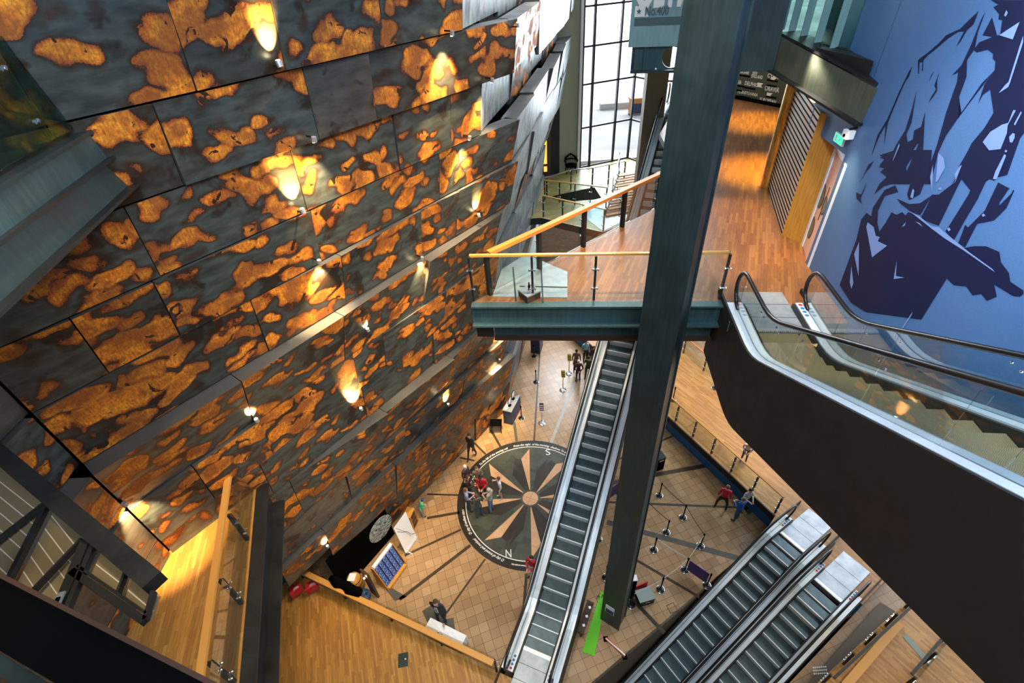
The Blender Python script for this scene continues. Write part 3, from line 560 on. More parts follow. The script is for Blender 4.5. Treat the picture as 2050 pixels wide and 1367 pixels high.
# ---- glass balustrades
def rail(label, pts, h, nseg=None, posts=None, wood='rail_wood', group='glass balustrades', side=1., hz=.92, post_w=.05, glass_h=None, foot=0., gmat='glass', wr=.05):
    pts = [Vector(p) for p in pts]; base = (pts[0]+pts[-1])/2; t_ = thing('glass_balustrade', label, 'balustrade', (base.x, base.y, min(p.z for p in pts)), group=group)
    for i in range(len(pts)-1):
        a, b_ = pts[i], pts[i+1]; d = b_-a; n = max(1, round(d.length/1.5)) if nseg is None else nseg; dn = Vector((d.x, d.y, 0)).normalized(); nr = Vector((-dn.y, dn.x, 0))*side
        for k in range(n):
            p, q_ = a+d*(k/n)+dn*.02, a+d*((k+1)/n)-dn*.02
            mb = MB(); mb.slab([p+Vector((0,0,-foot+.03)), q_+Vector((0,0,-foot+.03)), q_+Vector((0,0,h)), p+Vector((0,0,h))], nr*.015); obj('glass_panel', mb, gmat, t_)
        for k in range(n+1):
            if k == n and i < len(pts)-2: continue
            p = a+d*(k/n)+nr*.06; mb = MB(); mb.bar(p+Vector((0,0,-foot)), p+Vector((0,0,h*.93)), post_w, post_w*1.3, up=nr); obj('post', mb, 'black_steel', t_)
            for zz in (.28, .68):
                mb = MB()
                for e in (-.06, .06): mb.ball(p-nr*.075+dn*e+Vector((0,0,h*zz)), .028, 8, 5)
                mb.bar(p-nr*.05-dn*.07+Vector((0,0,h*zz)), p-nr*.05+dn*.07+Vector((0,0,h*zz)), .03, .03); obj('clamp', mb, 'chrome', t_)
        mb = MB(); p, q_ = a+nr*.16+Vector((0,0,h*hz)), b_+nr*.16+Vector((0,0,h*hz)); mb.bar(p, q_, wr*1.6, wr); obj('handrail', mb, wood, t_)
        for k in range(n+1):
            p = a+d*(k/n); mb = MB(); mb.bar(p+nr*.06+Vector((0,0,h*.88)), p+nr*.16+Vector((0,0,h*hz-.02)), .015, .015); obj('bracket', mb, 'chrome', t_)
    return t_
rail('glass balustrade with pale timber rail along the front of the bridge', [BA+br*.03+bp*.05, BB-br*.22+bp*.05], 1.26, 4, side=1)
rail('glass balustrade with thick orange handrail along the slanting side of the bridge', [LE0+led*.4+Vector((.05,-.02,0)), LE1+led*1.0], 1.18, 5, wood='rail_orange', side=-1., hz=1.0, wr=.09, post_w=.09)
rail('glass balustrade of the left balcony with timber rail above the steel edge beam', [bo[0]+bn*-.03, bo[1]+bn*-.03], 1.15, 6, side=-1., wr=.085, hz=1.0, post_w=.07)
lt = [LA+ld*.75+Vector((.02,.04,0)), LB-ld*2.55+Vector((.02,.04,0))]
rail('glass balustrade with broad pale timber rail edging the left deck below', lt, 1.15, 4, side=-1., foot=.2, hz=.9, wr=.12)
rail('low glass balustrade along the blue edged deck at the right of the tiled floor', [RA+rd*7.2+rn*-.06+Vector((0,0,0)), RB-rd*.1+rn*-.06], 1.1, 6, side=-1 if rn.x*(-rd.y)+rn.y*rd.x > 0 else 1., post_w=.06, wood='wood_plain')
rail('glass balustrade at the back of the right hand deck below the bridge', [Rk0-rk*1.2, Rk1+rk*.4], 1.1, 3, side=1., post_w=.06, wood='rail_orange')
# far landing on the third level
f0, f1, f2 = at(1083, 436, Z3), at(1207, 465, Z3), at(1283, 434, Z3)
mb = MB(); mb.prism([tuple(p[:2]) for p in (f0-Vector((1.0,0,0)), f0, f1, f2, Vector((9.8, 28.4, 0)), W2, W1, W0, WL, LL-Vector((0,.4,0)))], Z3-.35, Z3, 0, 1, 0); struct('floor_far_landing', mb, ['dark_steel', 'wood_far'])
mb = MB(); mb.prism([tuple(at(u, v, Z3)[:2]) for u, v in ((1096, 395), (1128, 404), (1205, 398), (1190, 375), (1164, 380))], Z3, Z3+.006); obj('void', mb, 'black', bpy.data.objects['floor_far_landing'])
mb = MB(); mb.prism([tuple(at(u, v, Z3)[:2]) for u, v in ((1150, 420), (1207, 463), (1262, 436), (1225, 392), (1190, 400))], Z3, Z3+.012); obj('glass_floor', mb, 'plate_metal', bpy.data.objects['floor_far_landing'])
rail('glass balustrade with slim rails along the near edge of the far landing', [f0+Vector((.1,.05,0)), f1+Vector((0,.05,0))], 1.15, 3, side=1, wood='rail_wood')
rail('glass balustrade across the middle of the far landing', [at(1090, 402, Z3), at(1212, 418, Z3)], 1.15, 4, side=1, wood='rail_wood')
rail('glass balustrade at the back of the far landing before the armchair', [at(1096, 396, Z3), at(1143, 380, Z3), at(1186, 376, Z3)], 1.15, 1, side=1, wood='chrome')
rail('glass balustrade on the window side of the far landing', [at(1186, 376, Z3), at(1250, 362, Z3)], 1.15, 2, side=1, wood='chrome')
st = thing('timber_stair', 'short flight of pale timber steps going down from the far landing', 'stairs', at(1235, 408, Z3))
s0, s1 = at(1212, 432, Z3), at(1238, 375, Z3)
for k in range(8):
    p = s0+(s1-s0)*(k/8); q_ = p+Vector((2.0, .5, 0)); mb = MB(); mb.bar(p+Vector((0,0,.05+.11*k)), q_+Vector((0,0,.05+.11*k)), .34, .06); obj('tread', mb, 'wood_plain', st)
for e in (0, 2.0):
    mb = MB(); mb.bar(s0+Vector((e,e*.25,.02)), s1+Vector((e,e*.25,.85)), .06, .16); obj('stringer', mb, 'black_steel', st)
    mb = MB(); mb.tube([s0+Vector((e,e*.25,1.0)), s1+Vector((e,e*.25,1.9)), s1+Vector((e,e*.25+.3,1.8)), s1+Vector((e,e*.25+.3,1.0))], .025, 6); obj('handrail', mb, 'chrome', st)
    for k in range(3):
        p = s0+(s1-s0)*(k/2.2)+Vector((e, e*.25, 0)); mb = MB(); mb.bar(p, p+Vector((0,0,1.0+.38*k)), .03, .03); obj('baluster', mb, 'black_steel', st)
# ---- mural wall beside the rising escalator
def mwl(u, v, lift=0.):
    p = mw(0, WALLO, 0); q = mw(1, WALLO, 0); X = onv(u, v, p, q); return X+Vector((-.9903, .1392, 0))*lift
wa, wb = -4.25, 10.0
mb = MB(); a, b_ = mw(wa, WALLO-.1, 11.5), mw(wb, WALLO-.1, 11.5); mb.slab([mw(wa,WALLO,12.7), mw(wb,WALLO,12.7), mw(wb,WALLO,24), mw(wa,WALLO,24)], mw(0,-.25,0)-mw(0,0,0)); 
# wall over and around the recessed opening
mb.slab([mw(-6.4,WALLO,16.02), mw(wa+.02,WALLO,16.02), mw(wa+.02,WALLO,24), mw(-6.4,WALLO,24)], mw(0,-.25,0)-mw(0,0,0))
MW = struct('wall_mural', mb, 'mural_blue')
def A(x, y): return (1700+x/3.906, y/3.906)
def B(x, y): return (1680+x/3.695, 300+y/3.695)
DARK = [
 [A(*p) for p in [(1015,85),(975,190),(925,235),(870,330),(838,365),(900,245),(855,248),(770,305),(690,375),(620,430),(583,470),(578,555),(570,553),(575,487),(553,487),(546,580),(540,575),(540,468),(612,415),(700,340),(760,275),(870,225),(940,155)]],
 [A(*p) for p in [(495,520),(470,600),(440,640),(400,730),(340,870),(305,960),(275,1132),(285,985),(240,1060),(170,1230),(222,1060),(300,930),(340,840),(395,710),(435,630),(470,555)]],
 [A(*p) for p in [(670,548),(650,590),(625,640),(640,595)]],
 [A(*p) for p in [(706,565),(692,620),(690,710),(650,770),(620,805),(650,745),(680,700),(668,670),(685,620)]],
 [A(*p) for p in [(1068,90),(1030,160),(960,340),(880,510),(805,590),(855,565),(845,640),(760,880),(690,1130),(640,1270),(605,1367),(590,1440),(640,1440),(700,1190),(760,1060),(850,930),(1000,730),(1140,550),(1040,650),(880,880),(855,930),(862,760),(920,600),(925,470),(985,380),(1010,250)]],
 [A(*p) for p in [(1120,135),(1045,275),(1130,290),(1160,275)]],
 [A(*p) for p in [(1110,0),(1170,35),(1130,55),(1175,110),(1170,150),(1200,155),(1183,270),(1120,290),(1020,330),(975,390),(1000,410),(1085,388),(1128,420),(1125,455),(1146,480),(1140,550),(1060,660),(1010,812),(1050,740),(1105,700),(1132,880),(1060,1000),(960,1120),(890,1260),(880,1400),(960,1500),(1100,1400),(1240,1367),(1340,1080),(1400,1000),(1500,930),(1590,700),(1640,380),(1560,90),(1420,0)]],
 [A(*p) for p in [(530,705),(490,860),(440,1020),(370,1130),(330,1215),(240,1230),(310,1262),(232,1305),(300,1320),(245,1345),(290,1380),(330,1440),(470,1440),(440,1260),(540,1120),(500,1090),(460,1110),(450,1050),(490,960)]],
 [A(*p) for p in [(596,875),(565,990),(510,1020),(500,1090),(545,1125),(440,1367),(430,1440),(550,1440),(580,1200),(590,1000)]],
 [A(*p) for p in [(195,1258),(150,1290),(115,1367),(165,1310)]],
 [B(*p) for p in [(256,85),(215,125),(150,250),(200,165)]], [B(*p) for p in [(205,240),(165,330),(128,315),(130,360),(170,398),(160,360),(190,290)]],
 [B(*p) for p in [(300,40),(345,60),(300,115),(355,120),(310,160),(370,185),(300,250),(260,330),(330,270),(430,240),(520,90),(590,0),(420,0)]],
 # head, cap and torso
 [B(*p) for p in [(418,262),(340,295),(250,430),(240,490),(205,465),(165,515),(130,660),(5,1000),(90,1130),(200,1200),(610,1255),(800,950),(850,1000),(945,1010),(990,1075),(1055,1065),(1095,1115),(1170,1085),(1150,995),(1290,1080),(1340,1085),(1367,1065),(1367,1040),(1270,975),(1260,910),(1200,830),(1190,755),(1090,712),(1000,712),(930,725),(860,680),(690,570),(620,500),(540,470),(510,460),(495,485),(470,460),(425,480),(390,460),(345,540),(300,605),(285,540),(290,450),(340,340),(440,310)]],
 # instruments and rifle shapes hanging from the belt
 [B(*p) for p in [(690,0),(680,120),(640,230),(600,330),(520,370),(505,330),(580,70),(600,0)]],
 [B(*p) for p in [(1030,0),(960,120),(880,270),(740,560),(660,530),(610,495),(650,420),(690,330),(740,330),(830,260),(880,190),(890,120),(960,0)]],
 [B(*p) for p in [(1310,0),(1240,110),(1150,225),(1100,210),(1030,360),(920,545),(890,600),(850,670),(790,600),(830,540),(960,330),(1030,180),(1130,0)]],
 [B(*p) for p in [(1180,240),(1265,285),(1250,300),(1190,390),(1190,410),(1090,510),(1300,300),(1290,295),(1240,430),(1150,520),(1025,545),(935,720),(890,690),(960,570),(1050,480),(1080,450)]],
 [B(*p) for p in [(430,360),(520,400),(600,395),(690,335),(605,480),(540,465),(500,430),(460,400)]],
 [B(*p) for p in [(935,555),(960,575),(905,690),(885,690)]],
]
LIGHT = [
 [A(*p) for p in [(1290,860),(1250,960),(1200,975),(1110,1030),(1050,1110),(1100,1175),(1190,1165),(1240,1040),(1245,980),(1310,862)]],
 [A(*p) for p in [(1367,280),(1340,360),(1252,640),(1225,665),(1175,728),(1250,680),(1265,645),(1367,330)]],
 [A(*p) for p in [(1340,170),(1240,235),(1180,275),(1285,308)]], [A(*p) for p in [(1235,78),(1218,120),(1230,130),(1248,100)]], [A(*p) for p in [(1285,1040),(1258,1070),(1262,1110),(1280,1115),(1300,1080),(1302,1045)]],
 [A(*p) for p in [(1230,1170),(1222,1185),(1235,1192),(1244,1178)]], [A(*p) for p in [(1220,1205),(1150,1340),(1130,1400),(1160,1400),(1235,1215)]], [A(*p) for p in [(1350,870),(1295,970),(1305,980),(1357,880)]],
 [A(*p) for p in [(395,1120),(350,1240),(347,1262),(400,1140)]],
 [B(*p) for p in [(215,535),(205,570),(248,795),(360,708),(290,675),(305,645),(275,635),(260,570)]],
 [B(*p) for p in [(152,680),(115,770),(148,935)]], [B(*p) for p in [(95,860),(82,980),(95,1028),(110,985)]], [B(*p) for p in [(432,815),(408,955),(488,945),(425,932)]], [B(*p) for p in [(550,1195),(465,1320),(475,1325),(540,1225)]],
 [B(*p) for p in [(500,532),(468,570),(490,560)]], [B(*p) for p in [(570,530),(628,572),(600,540)]],
 [B(*p) for p in [(520,450),(580,495),(700,590),(780,650),(930,745),(1160,905),(1140,880),(960,750),(860,670),(800,620),(740,570),(690,565),(600,490)]],
 [B(*p) for p in [(550,285),(532,350),(552,358),(562,300)]], [B(*p) for p in [(900,120),(860,180),(870,230),(740,325),(860,240),(915,110)]], [B(*p) for p in [(760,275),(740,285),(745,298),(765,292)]],
 [B(*p) for p in [(820,572),(805,585),(815,602),(833,592)]], [B(*p) for p in [(1075,470),(1062,480),(1070,495),(1090,485)]], [B(*p) for p in [(700,110),(680,200),(690,300),(700,180)]], [B(*p) for p in [(740,20),(720,240),(735,230),(790,130),(780,60)]],
]
def tri_poly(mb, pts, lift, mi=0):
    from mathutils.geometry import tessellate_polygon
    P3 = [mwl(u, v, lift) for u, v in pts]; tr = tessellate_polygon([P3]); mb.add(P3, [tuple(t_) for t_ in tr], mi)
mb = MB()
for k, p in enumerate(DARK): tri_poly(mb, p, .004+.0002*k)
obj('mural_dark_shapes', mb, 'mural_dark', MW)
mb = MB()
for k, p in enumerate(LIGHT): tri_poly(mb, p, .010+.0002*k)
M['mural_light'] = mat('mural_light', (.17, .28, .56), .55); obj('mural_light_shapes', mb, 'mural_light', MW)
# ---- timber pillar, slatted wall, pink recess
pl0, pl1 = at(1565, 470, Z4), at(1606, 487, Z4)
pd = (pl1-pl0).normalized(); pn_ = Vector((-pd.y, pd.x, 0)); pn_ = pn_ if pn_.y > 0 else -pn_
ph = onv(1643, 226, pl0, pl1).z; 
struct('column_timber', MB().prism([tuple(p[:2]) for p in (pl0, pl1, pl1+pn_*.5, pl0+pn_*.5)], Z4, ph), 'wood_plain')
s0, s1 = at(1537, 378, Z4), pl0; sd = (s1-s0).normalized(); sn = Vector((-sd.y, sd.x, 0)); sn = sn if sn.x < 0 else -sn
SW = MB(); SW.slab([s0, s1, s1+Vector((0,0,ph-Z4)), s0+Vector((0,0,ph-Z4))], sn*-.2); SWo = struct('wall_slatted', SW, 'slat_wall')
mb = MB(); nsl = 24
for k in range(nsl):
    zz = Z4+.05+(ph-Z4-.1)*k/(nsl-1); mb.bar(s0+Vector((0,0,zz-Z4))+sn*.002, s1+Vector((0,0,zz-Z4))+sn*.002, .012, .035)
obj('groove', mb, 'black', SWo)
g0 = s0; mb = MB(); mb.lathe([(.22, Z4), (.22, ph+.6)], (s0.x+.06, s0.y+.2, 0), 28); struct('column_gold', mb, 'gold_leaf')
rp0, rp1 = pl1+Vector((.02, -.02, 0)), mw(wa, WALLO-.06, Z4)
pk0, pk1 = pl1+Vector((.0,-.01,0)), mw(wa+.02, WALLO-.03, Z4); mb = MB(); pkh = mwl(1694,331).z; pkh0 = onv(1650, 262, pl1, pk1).z; mb.slab([pk0, pk1, Vector((pk1.x,pk1.y,pkh)), Vector((pk0.x,pk0.y,pkh))], mw(0,-.1,0)-mw(0,0,0)); PW = struct('wall_pink_recess', mb, 'pink_wall')
tr1 = MB(); 
tr1.bar(Vector((pk0.x,pk0.y,pkh)), mwl(1694.5, 331), .05, .05); tr1.bar(Vector((*mwl(1694.5,331)[:2], Z4)), mwl(1694.5, 331), .06, .06, up=(0,1,0)); 
pq_ = (pk1-pk0).normalized(); a_ = pk0+pq_*.09+Vector((-.02,0,0)); tr1.bar(a_, Vector((a_.x, a_.y, pkh)), .16, .03, up=(-pq_.y, pq_.x, 0)); struct('trim_3', tr1, M['white'])
for (u, v, rr) in ((1645, 392, .30), (1650, 412, .22), (1624, 455, .28), (1663, 400, .0)):
    if not rr: continue
    c = onv(u, v, pk0, pk1); mb = MB(); ex = (pk1-pk0).normalized(); nn = Vector((ex.y, -ex.x, 0)); nn = nn if nn.x < 0 else -nn
    n = 28; mb.add([c+nn*.004+ex*(rr*math.cos(2*pi*i/n))+Vector((0,0,rr*math.sin(2*pi*i/n))) for i in range(n)], [tuple(range(n))]); obj('porthole_print', mb, 'brown_wall', PW)
    mb = MB(); rr *= .86; mb.add([c+nn*.007+ex*(rr*math.cos(2*pi*i/n))+Vector((0,0,rr*math.sin(2*pi*i/n))) for i in range(n)], [tuple(range(n))]); obj('porthole_print', mb, M['pillar'], PW)
mb = MB()
for (u0, v0, u1, v1) in ((1662, 375, 1638, 440), (1668, 380, 1640, 458)):
    p0 = onv(u0, v0, pk0, pk1); p1 = onv(u1, v1, pk0, pk1); mb.bar(p0+Vector((-.01,0,0)), p1+Vector((-.01,0,0)), .01, .03)
obj('line_print', mb, 'brown_wall', PW)
# ---- board of ship names across the end of the passage
nb0, nb1 = at(1440, 191, Z4), at(1555, 214, Z4); nd = (nb1-nb0).normalized(); nb0 = nb0-nd*.8; nb1 = nb1+nd*.3
ntop = Z4+3.2
M['name_board'] = mat('name_board', (.045, .055, .030), .5)
nm = Vector((nd.y, -nd.x, 0)); nm = nm if nm.y < 0 else -nm
mb = MB(); mb.slab([nb0, nb1, nb1+Vector((0,0,ntop-Z4)), nb0+Vector((0,0,ntop-Z4))], -nm*.3); NB = struct('wall_ship_names', mb, 'name_board')
mb = MB(); mb.bar(nb0+Vector((0,0,.08))+nm*.02, nb1+Vector((0,0,.08))+nm*.02, .05, .16); obj('plinth', mb, 'black', NB)
mb = MB(); q_ = s0+Vector((.25,.35,0)); mb.slab([q_, nb1, nb1+Vector((0,0,4.2)), q_+Vector((0,0,4.2))], Vector((.25,.05,0))); struct('wall_passage', mb, 'name_board')
D7 = lambda x, y: (1400+x/4.272, 100+y/4.272)
def bt(txt, x0, y0, x1, y1, hpx, mt='letter_white'):
    p = onv(*D7(x0, y0), nb0, nb1); q_ = onv(*D7(x1, y1), nb0, nb1); up = Vector((0,0,1)); hh = (onv(*D7(x0+4, y0-hpx), nb0, nb1)-p).z
    mb = MB(); q_.z = p.z; text_plane(mb, txt, p+nm*.01, q_+nm*.01, up, hh, .015, nrm=nm); obj('lettering', mb, mt, NB)
for a in [('CYMRIC', 582, 232, 708, 242, 34), ('NEW', 455, 207, 495, 212, 26), ('ENGLAND', 445, 234, 540, 248, 28), ('ARCADIA', 262, 278, 360, 286, 34), ('DELPHIC', 388, 298, 500, 308, 34), ('ORAVIA', 558, 344, 680, 360, 44), ('PENNSYLVANIA', 328, 366, 500, 392, 26), ('EUROPEAN', 516, 432, 655, 452, 28), ('FRAR', 240, 380, 300, 388, 36), ('YORKSHIRE', 330, 195, 425, 203, 24)]: bt(*a)
mb = MB()
for (x, y) in ((345, 215), (300, 300), (390, 320), (580, 255), (575, 300), (345, 395), (570, 395), (275, 335)):
    p = onv(*D7(x, y), nb0, nb1)+nm*.01; q_ = onv(*D7(x+90, y+10), nb0, nb1)+nm*.01; q_.z = p.z; mb.bar(p, q_, .012, .07)
obj('small_print', mb, 'black', NB)
mb = MB()
for (x, y) in ((520, 300), (635, 252), (600, 385)):
    p = onv(*D7(x, y), nb0, nb1)+nm*.012; mb.add([p+nd*-.14+Vector((0,0,.09)), p+nd*-.14+Vector((0,0,-.09)), p+nd*.16+Vector((0,0,-.09)), p+nd*.05, p+nd*.16+Vector((0,0,.09))], [(0,1,2,3,4)])
obj('pennant_mark', mb, 'letter_white', NB)
# ---- upper steelwork: sign beam, wall beam, finned glazing
KA, KB = at(1262, 142, 17.2), at(1545, 137, 17.2); kdir = (KB-KA).normalized(); kn2 = Vector((kdir.y, -kdir.x, 0)); kn2 = kn2 if kn2.y < 0 else -kn2
ktop = onv(1270, 40, KA, KB).z
hz0 = onv(1345, 115, KA, KB); hr = .24
def holed(p, q, z0, z1, holes, r):
    """web plate with round holes, as a strip mesh"""
    L = (q-p).length; d = (q-p).normalized(); mb = MB(); n = 24
    xs = [0]+[v for h_ in holes for v in (h_-r*1.6, h_+r*1.6)]+[L]
    P = lambda x, z: p+d*x+Vector((0,0,z-p.z))
    zc = hz0.z
    for i in range(0, len(xs), 2): mb.quad(P(xs[i], z0), P(xs[i+1], z0), P(xs[i+1], z1), P(xs[i], z1))
    for h_ in holes:
        rect = []
        for k in range(n):
            a = 2*pi*k/n; c, s_ = math.cos(a), math.sin(a); sx_ = r*1.6; up_, dn = z1-zc, zc-z0
            f_ = min(sx_/abs(c) if abs(c) > 1e-6 else 1e9, (up_ if s_ > 0 else dn)/abs(s_) if abs(s_) > 1e-6 else 1e9); rect.append((c*f_, s_*f_))
        for k in range(n):
            a0, a1 = 2*pi*k/n, 2*pi*(k+1)/n; r0, r1 = rect[k], rect[(k+1) % n]
            i0, i1 = (r*math.cos(a0), r*math.sin(a0)), (r*math.cos(a1), r*math.sin(a1))
            mb.quad(P(h_+i0[0], zc+i0[1]), P(h_+r0[0], zc+r0[1]), P(h_+r1[0], zc+r1[1]), P(h_+i1[0], zc+i1[1]))
    return mb
hx = (hz0-KA).dot(kdir); hx2 = (onv(1385, 110, KA, KB)-KA).dot(kdir)
kb_mb = holed(KA, KB, 17.2, ktop+.6, [hx, hx2], hr); KBM = struct('beam_sign', kb_mb, 'beam_steel')
md = KBM.modifiers.new('thick', 'SOLIDIFY'); md.thickness = .08
mb = MB(); mb.bar(KA+Vector((0,0,0)), KB, .34, .06); obj('flange', mb, 'dark_steel', KBM)
mb = MB(); mb.bar(KA+kdir*.05+kn2*-.3, KA+kdir*.05+kn2*-.3+Vector((0,0,1.3)), .6, .05, up=kdir); mb.bar(KA+kdir*.32+kn2*.03, KA+kdir*.32+kn2*.03+Vector((0,0,1.2)), .05, .05); obj('end_plate', mb, 'beam_steel', KBM)
# deep steel panel right of the column carrying the glazing beam
p0, p1 = at(1430, 139, 17.2), KB; mb = MB(); mb.slab([p0+kn2*.16, p1+kn2*.16, p1+kn2*.16+Vector((0,0,3.2)), p0+kn2*.16+Vector((0,0,3.2))], -kn2*.2); struct('beam_upper', mb, 'dark_steel')
SA = onv(1258, 93, KA, KB)+kn2*.14; SB = onv(1400, 88, KA, KB)+kn2*.14; SB.z = SA.z
sg = thing('ship_name_sign', 'large grey green plate lettered with a ship name, left of the tall column', 'sign', (SA.x, SA.y, SA.z))
st_ = SA.z+2.6; SE = SA+kdir*3.2
mb = MB(); mb.slab([SA, SE, SE+Vector((0,0,2.6)), SA+Vector((0,0,2.6))], -kn2*.06); obj('plate', mb, 'sign_teal', sg)
spx = lambda u, v: onv(u, v, SA, SE)+kn2*.012
def st2(txt, u0, v0, u1, h, mt, bold=.03):
    p = spx(u0, v0); q_ = onv(u1, v0, SA, SE)+kn2*.012; q_.z = p.z; mb = MB(); text_plane(mb, txt, p, q_, (0,0,1), h, bold, nrm=kn2, lift=.006); obj('lettering', mb, mt, sg)
H1 = spx(1290, 0).z-spx(1290, 12).z
st2('OLYMPIC', 1272, 13, 1452, .62, 'letter_white', .05); st2('No.400', 1291, 31, 1338, .19, 'letter_dark', .03)
p = spx(1270, 34); mb = MB(); mb.add([p, p+kdir*.34, p+kdir*.24+Vector((0,0,.11)), p+kdir*.34+Vector((0,0,.22)), p+Vector((0,0,.22))], [(0,1,2,3,4)]); obj('pennant', mb, 'letter_white', sg)
c = p+kdir*.10+Vector((0,0,.11))+kn2*.006; mb = MB(); mb.add([c+kdir*(.07 if i % 2 == 0 else .028)*math.sin(i*pi/5)+Vector((0,0,(.07 if i % 2 == 0 else .028)*math.cos(i*pi/5))) for i in range(10)], [tuple(range(10))]); obj('star', mb, 'letter_dark', sg)
p, q_ = spx(1270, 44), spx(1398, 40); q_.z = p.z; mb = MB(); mb.bar(p+kn2*.005, q_+kn2*.005, .012, .16); obj('stripe', mb, 'letter_dark', sg)
# slanting beam to the mural wall
WA_, WB_ = mwl(1727, 250), mwl(1752, 190); J = KB+Vector((0,0,0)); wz = (WB_.z-WA_.z)
wd_ = (Vector((WA_.x, WA_.y, 0))-Vector((J.x, J.y, 0))).normalized(); wn_ = Vector((wd_.y, -wd_.x, 0)); wn_ = wn_ if wn_.x < 0 else -wn_
mb = MB(); mb.bar(J+Vector((0,0,.36)), WA_+Vector((0,0,.34)), .05, .68); WBm = struct('beam_wall', mb, 'olive_steel')
mb = MB(); mb.bar(J+Vector((0,0,0)), WA_, .34, .05); obj('flange', mb, 'black_steel', WBm)
mb = MB(); mb.bar(J-wn_*.25+Vector((0,0,.75)), WA_-wn_*.25+Vector((0,0,.75)), .55, .05); obj('flange', mb, 'black_steel', WBm)
G0 = J+Vector((0,0,.0))-wn_*.45; G1 = WA_-wn_*.45
GA, GB = onv(1540, 62, G0, G1), onv(1712, 108, G0, G1)
mb = MB(); mb.slab([GA+Vector((0,0,-.75)), GB+Vector((0,0,-.85)), GB+Vector((0,0,0)), GA], -wn_*.15); obj('upstand', mb, 'black_steel', WBm)
win2 = struct('window_2', MB().bar(GA+Vector((0,0,.02)), GB+Vector((0,0,.02)), .1, .05), 'black_steel')
mb = MB(); mb.slab([GA, GB, GB+Vector((0,0,2.6)), GA+Vector((0,0,2.6))], -wn_*.02); obj('window_pane', mb, 'smoke_glass', win2)
for u, v in ((1548, 52), (1570, 59), (1591, 66), (1615, 75), (1644, 84), (1676, 95)):
    p = onv(u, v, G0, G1); mb = MB(); mb.bar(p+wn_*.09, p+wn_*.09+Vector((0,0,2.6)), .03, .18, up=wn_); obj('glass_fin', mb, M['sign_teal'], win2)
mb = MB(); mb.slab([GA-wn_*1.6+Vector((0,0,-.3)), GB-wn_*1.6+Vector((0,0,-.3)), GB-wn_*1.6+Vector((0,0,3)), GA-wn_*1.6+Vector((0,0,3))], -wn_*.1); struct('wall_gallery', mb, M['teal_wall'])
mb = MB(); mb.prism([tuple(p[:2]) for p in (KB+Vector((.1,.3,0)), WA_+Vector((0,.35,0)), mw(-6.4,WALLO,0), Vector((17,25,0)), Vector((17,34,0)), Vector((12.5,34,0)), Vector((10.2,28,0)), Vector((9.2,20,0)))], 17.5, 17.8); struct('ceiling_passage', mb, 'black_steel')
# exit sign and camera
p = mwl(1683, 278, .02); mb = MB(); ex = Vector((-.1392, -.9903, 0)); nn = Vector((-.9903, .1392, 0))
t_ = thing('exit_sign', 'green illuminated running man exit sign on the blue wall right of the timber pillar', 'sign', p)
mb.bar(p-ex*.22, p+ex*.22, .05, .20, up=(0,0,1)); obj('housing', mb, 'white', t_)
mb = MB(); mb.add([p+nn*.028+ex*sx_*.2+Vector((0,0,sz*.085)) for sx_, sz in ((-1,-1),(1,-1),(1,1),(-1,1))], [(0,1,2,3)]); obj('face', mb, 'exit_green', t_)
mb = MB(); q_ = p+nn*.031; 
mb.add([q_+ex*x+Vector((0,0,z)) for x, z in ((-.15,-.07),(-.07,-.07),(-.07,.07),(-.15,.07))], [(0,1,2,3)]); mb.add([q_+ex*x+Vector((0,0,z)) for x, z in ((.03,-.06),(.05,-.06),(.09,.0),(.13,-.03),(.10,.04),(.04,.02))], [(0,1,2,3,4,5)]); mb.ball(q_+ex*.08+Vector((0,0,.06)), .017, 8, 4); obj('pictogram', mb, 'letter_white', t_)
p = mwl(1714, 268, .02); t_ = thing('security_camera', 'small white boxy security camera on the blue wall under the beam end', 'camera', p)
mb = MB(); mb.box((-.09,-.11,-.10), (.09,.11,.10)); mb.v = [v*.85+p+nn*.13 for v in mb.v]; obj('housing', mb, 'white', t_)
mb = MB(); mb.ball(p+nn*.20+Vector((0,0,-.02)), .035, 10, 6); obj('lens', mb, 'black', t_)
mb = MB(); mb.bar(p+Vector((0,0,.13)), p+nn*.15+Vector((0,0,.09)), .06, .03); obj('bracket', mb, 'black_steel', t_)
# ---- upper left gallery beam
ub = [at(0, 355, Z5), at(205, 235, Z5)]; u0 = ub[0]+(ub[0]-ub[1])*1.2; u1 = ub[1]; ud = (u1-u0).normalized(); un = Vector((ud.y, -ud.x, 0)); un = un if un.x > 0 else -un
UB = struct('beam_gallery', MB().bar(u0+Vector((0,0,-.02)), u1+Vector((0,0,-.02)), .30, .05), 'dark_steel')
mb = MB(); mb.bar(u0+un*.08+Vector((0,0,-.20)), u1+un*.08+Vector((0,0,-.20)), .06, .36); obj('web', mb, 'beam_steel', UB)
mb = MB(); mb.slab([u0+un*.04+Vector((0,0,-.40)), u1+un*.04+Vector((0,0,-.40)), u1-ud*.25+un*.10+Vector((0,0,-.85)), u0+un*.1+Vector((0,0,-.85))], -un*.06); obj('fascia', mb, 'dark_steel', UB)
mb = MB(); mb.bar(u0+un*.0+Vector((0,0,-.40)), u1+Vector((0,0,-.40)), .36, .04); mb.bar(u0+un*.1+Vector((0,0,-.85)), u1-ud*.25+un*.1+Vector((0,0,-.85)), .22, .04); obj('flange', mb, 'black_steel', UB)
mb = MB(); mb.prism([tuple(p[:2]) for p in (u0, u1, u1-un*3, u0-un*3)], Z5-.2, Z5-.02); struct('floor_gallery', mb, 'olive_steel')
gp = [onv(92, 83, u0, u1), onv(175, 213, u0, u1)]
t_ = thing('gallery_balustrade', 'clear glass balustrade with clamps above the dark beam at the upper left', 'balustrade', u1)
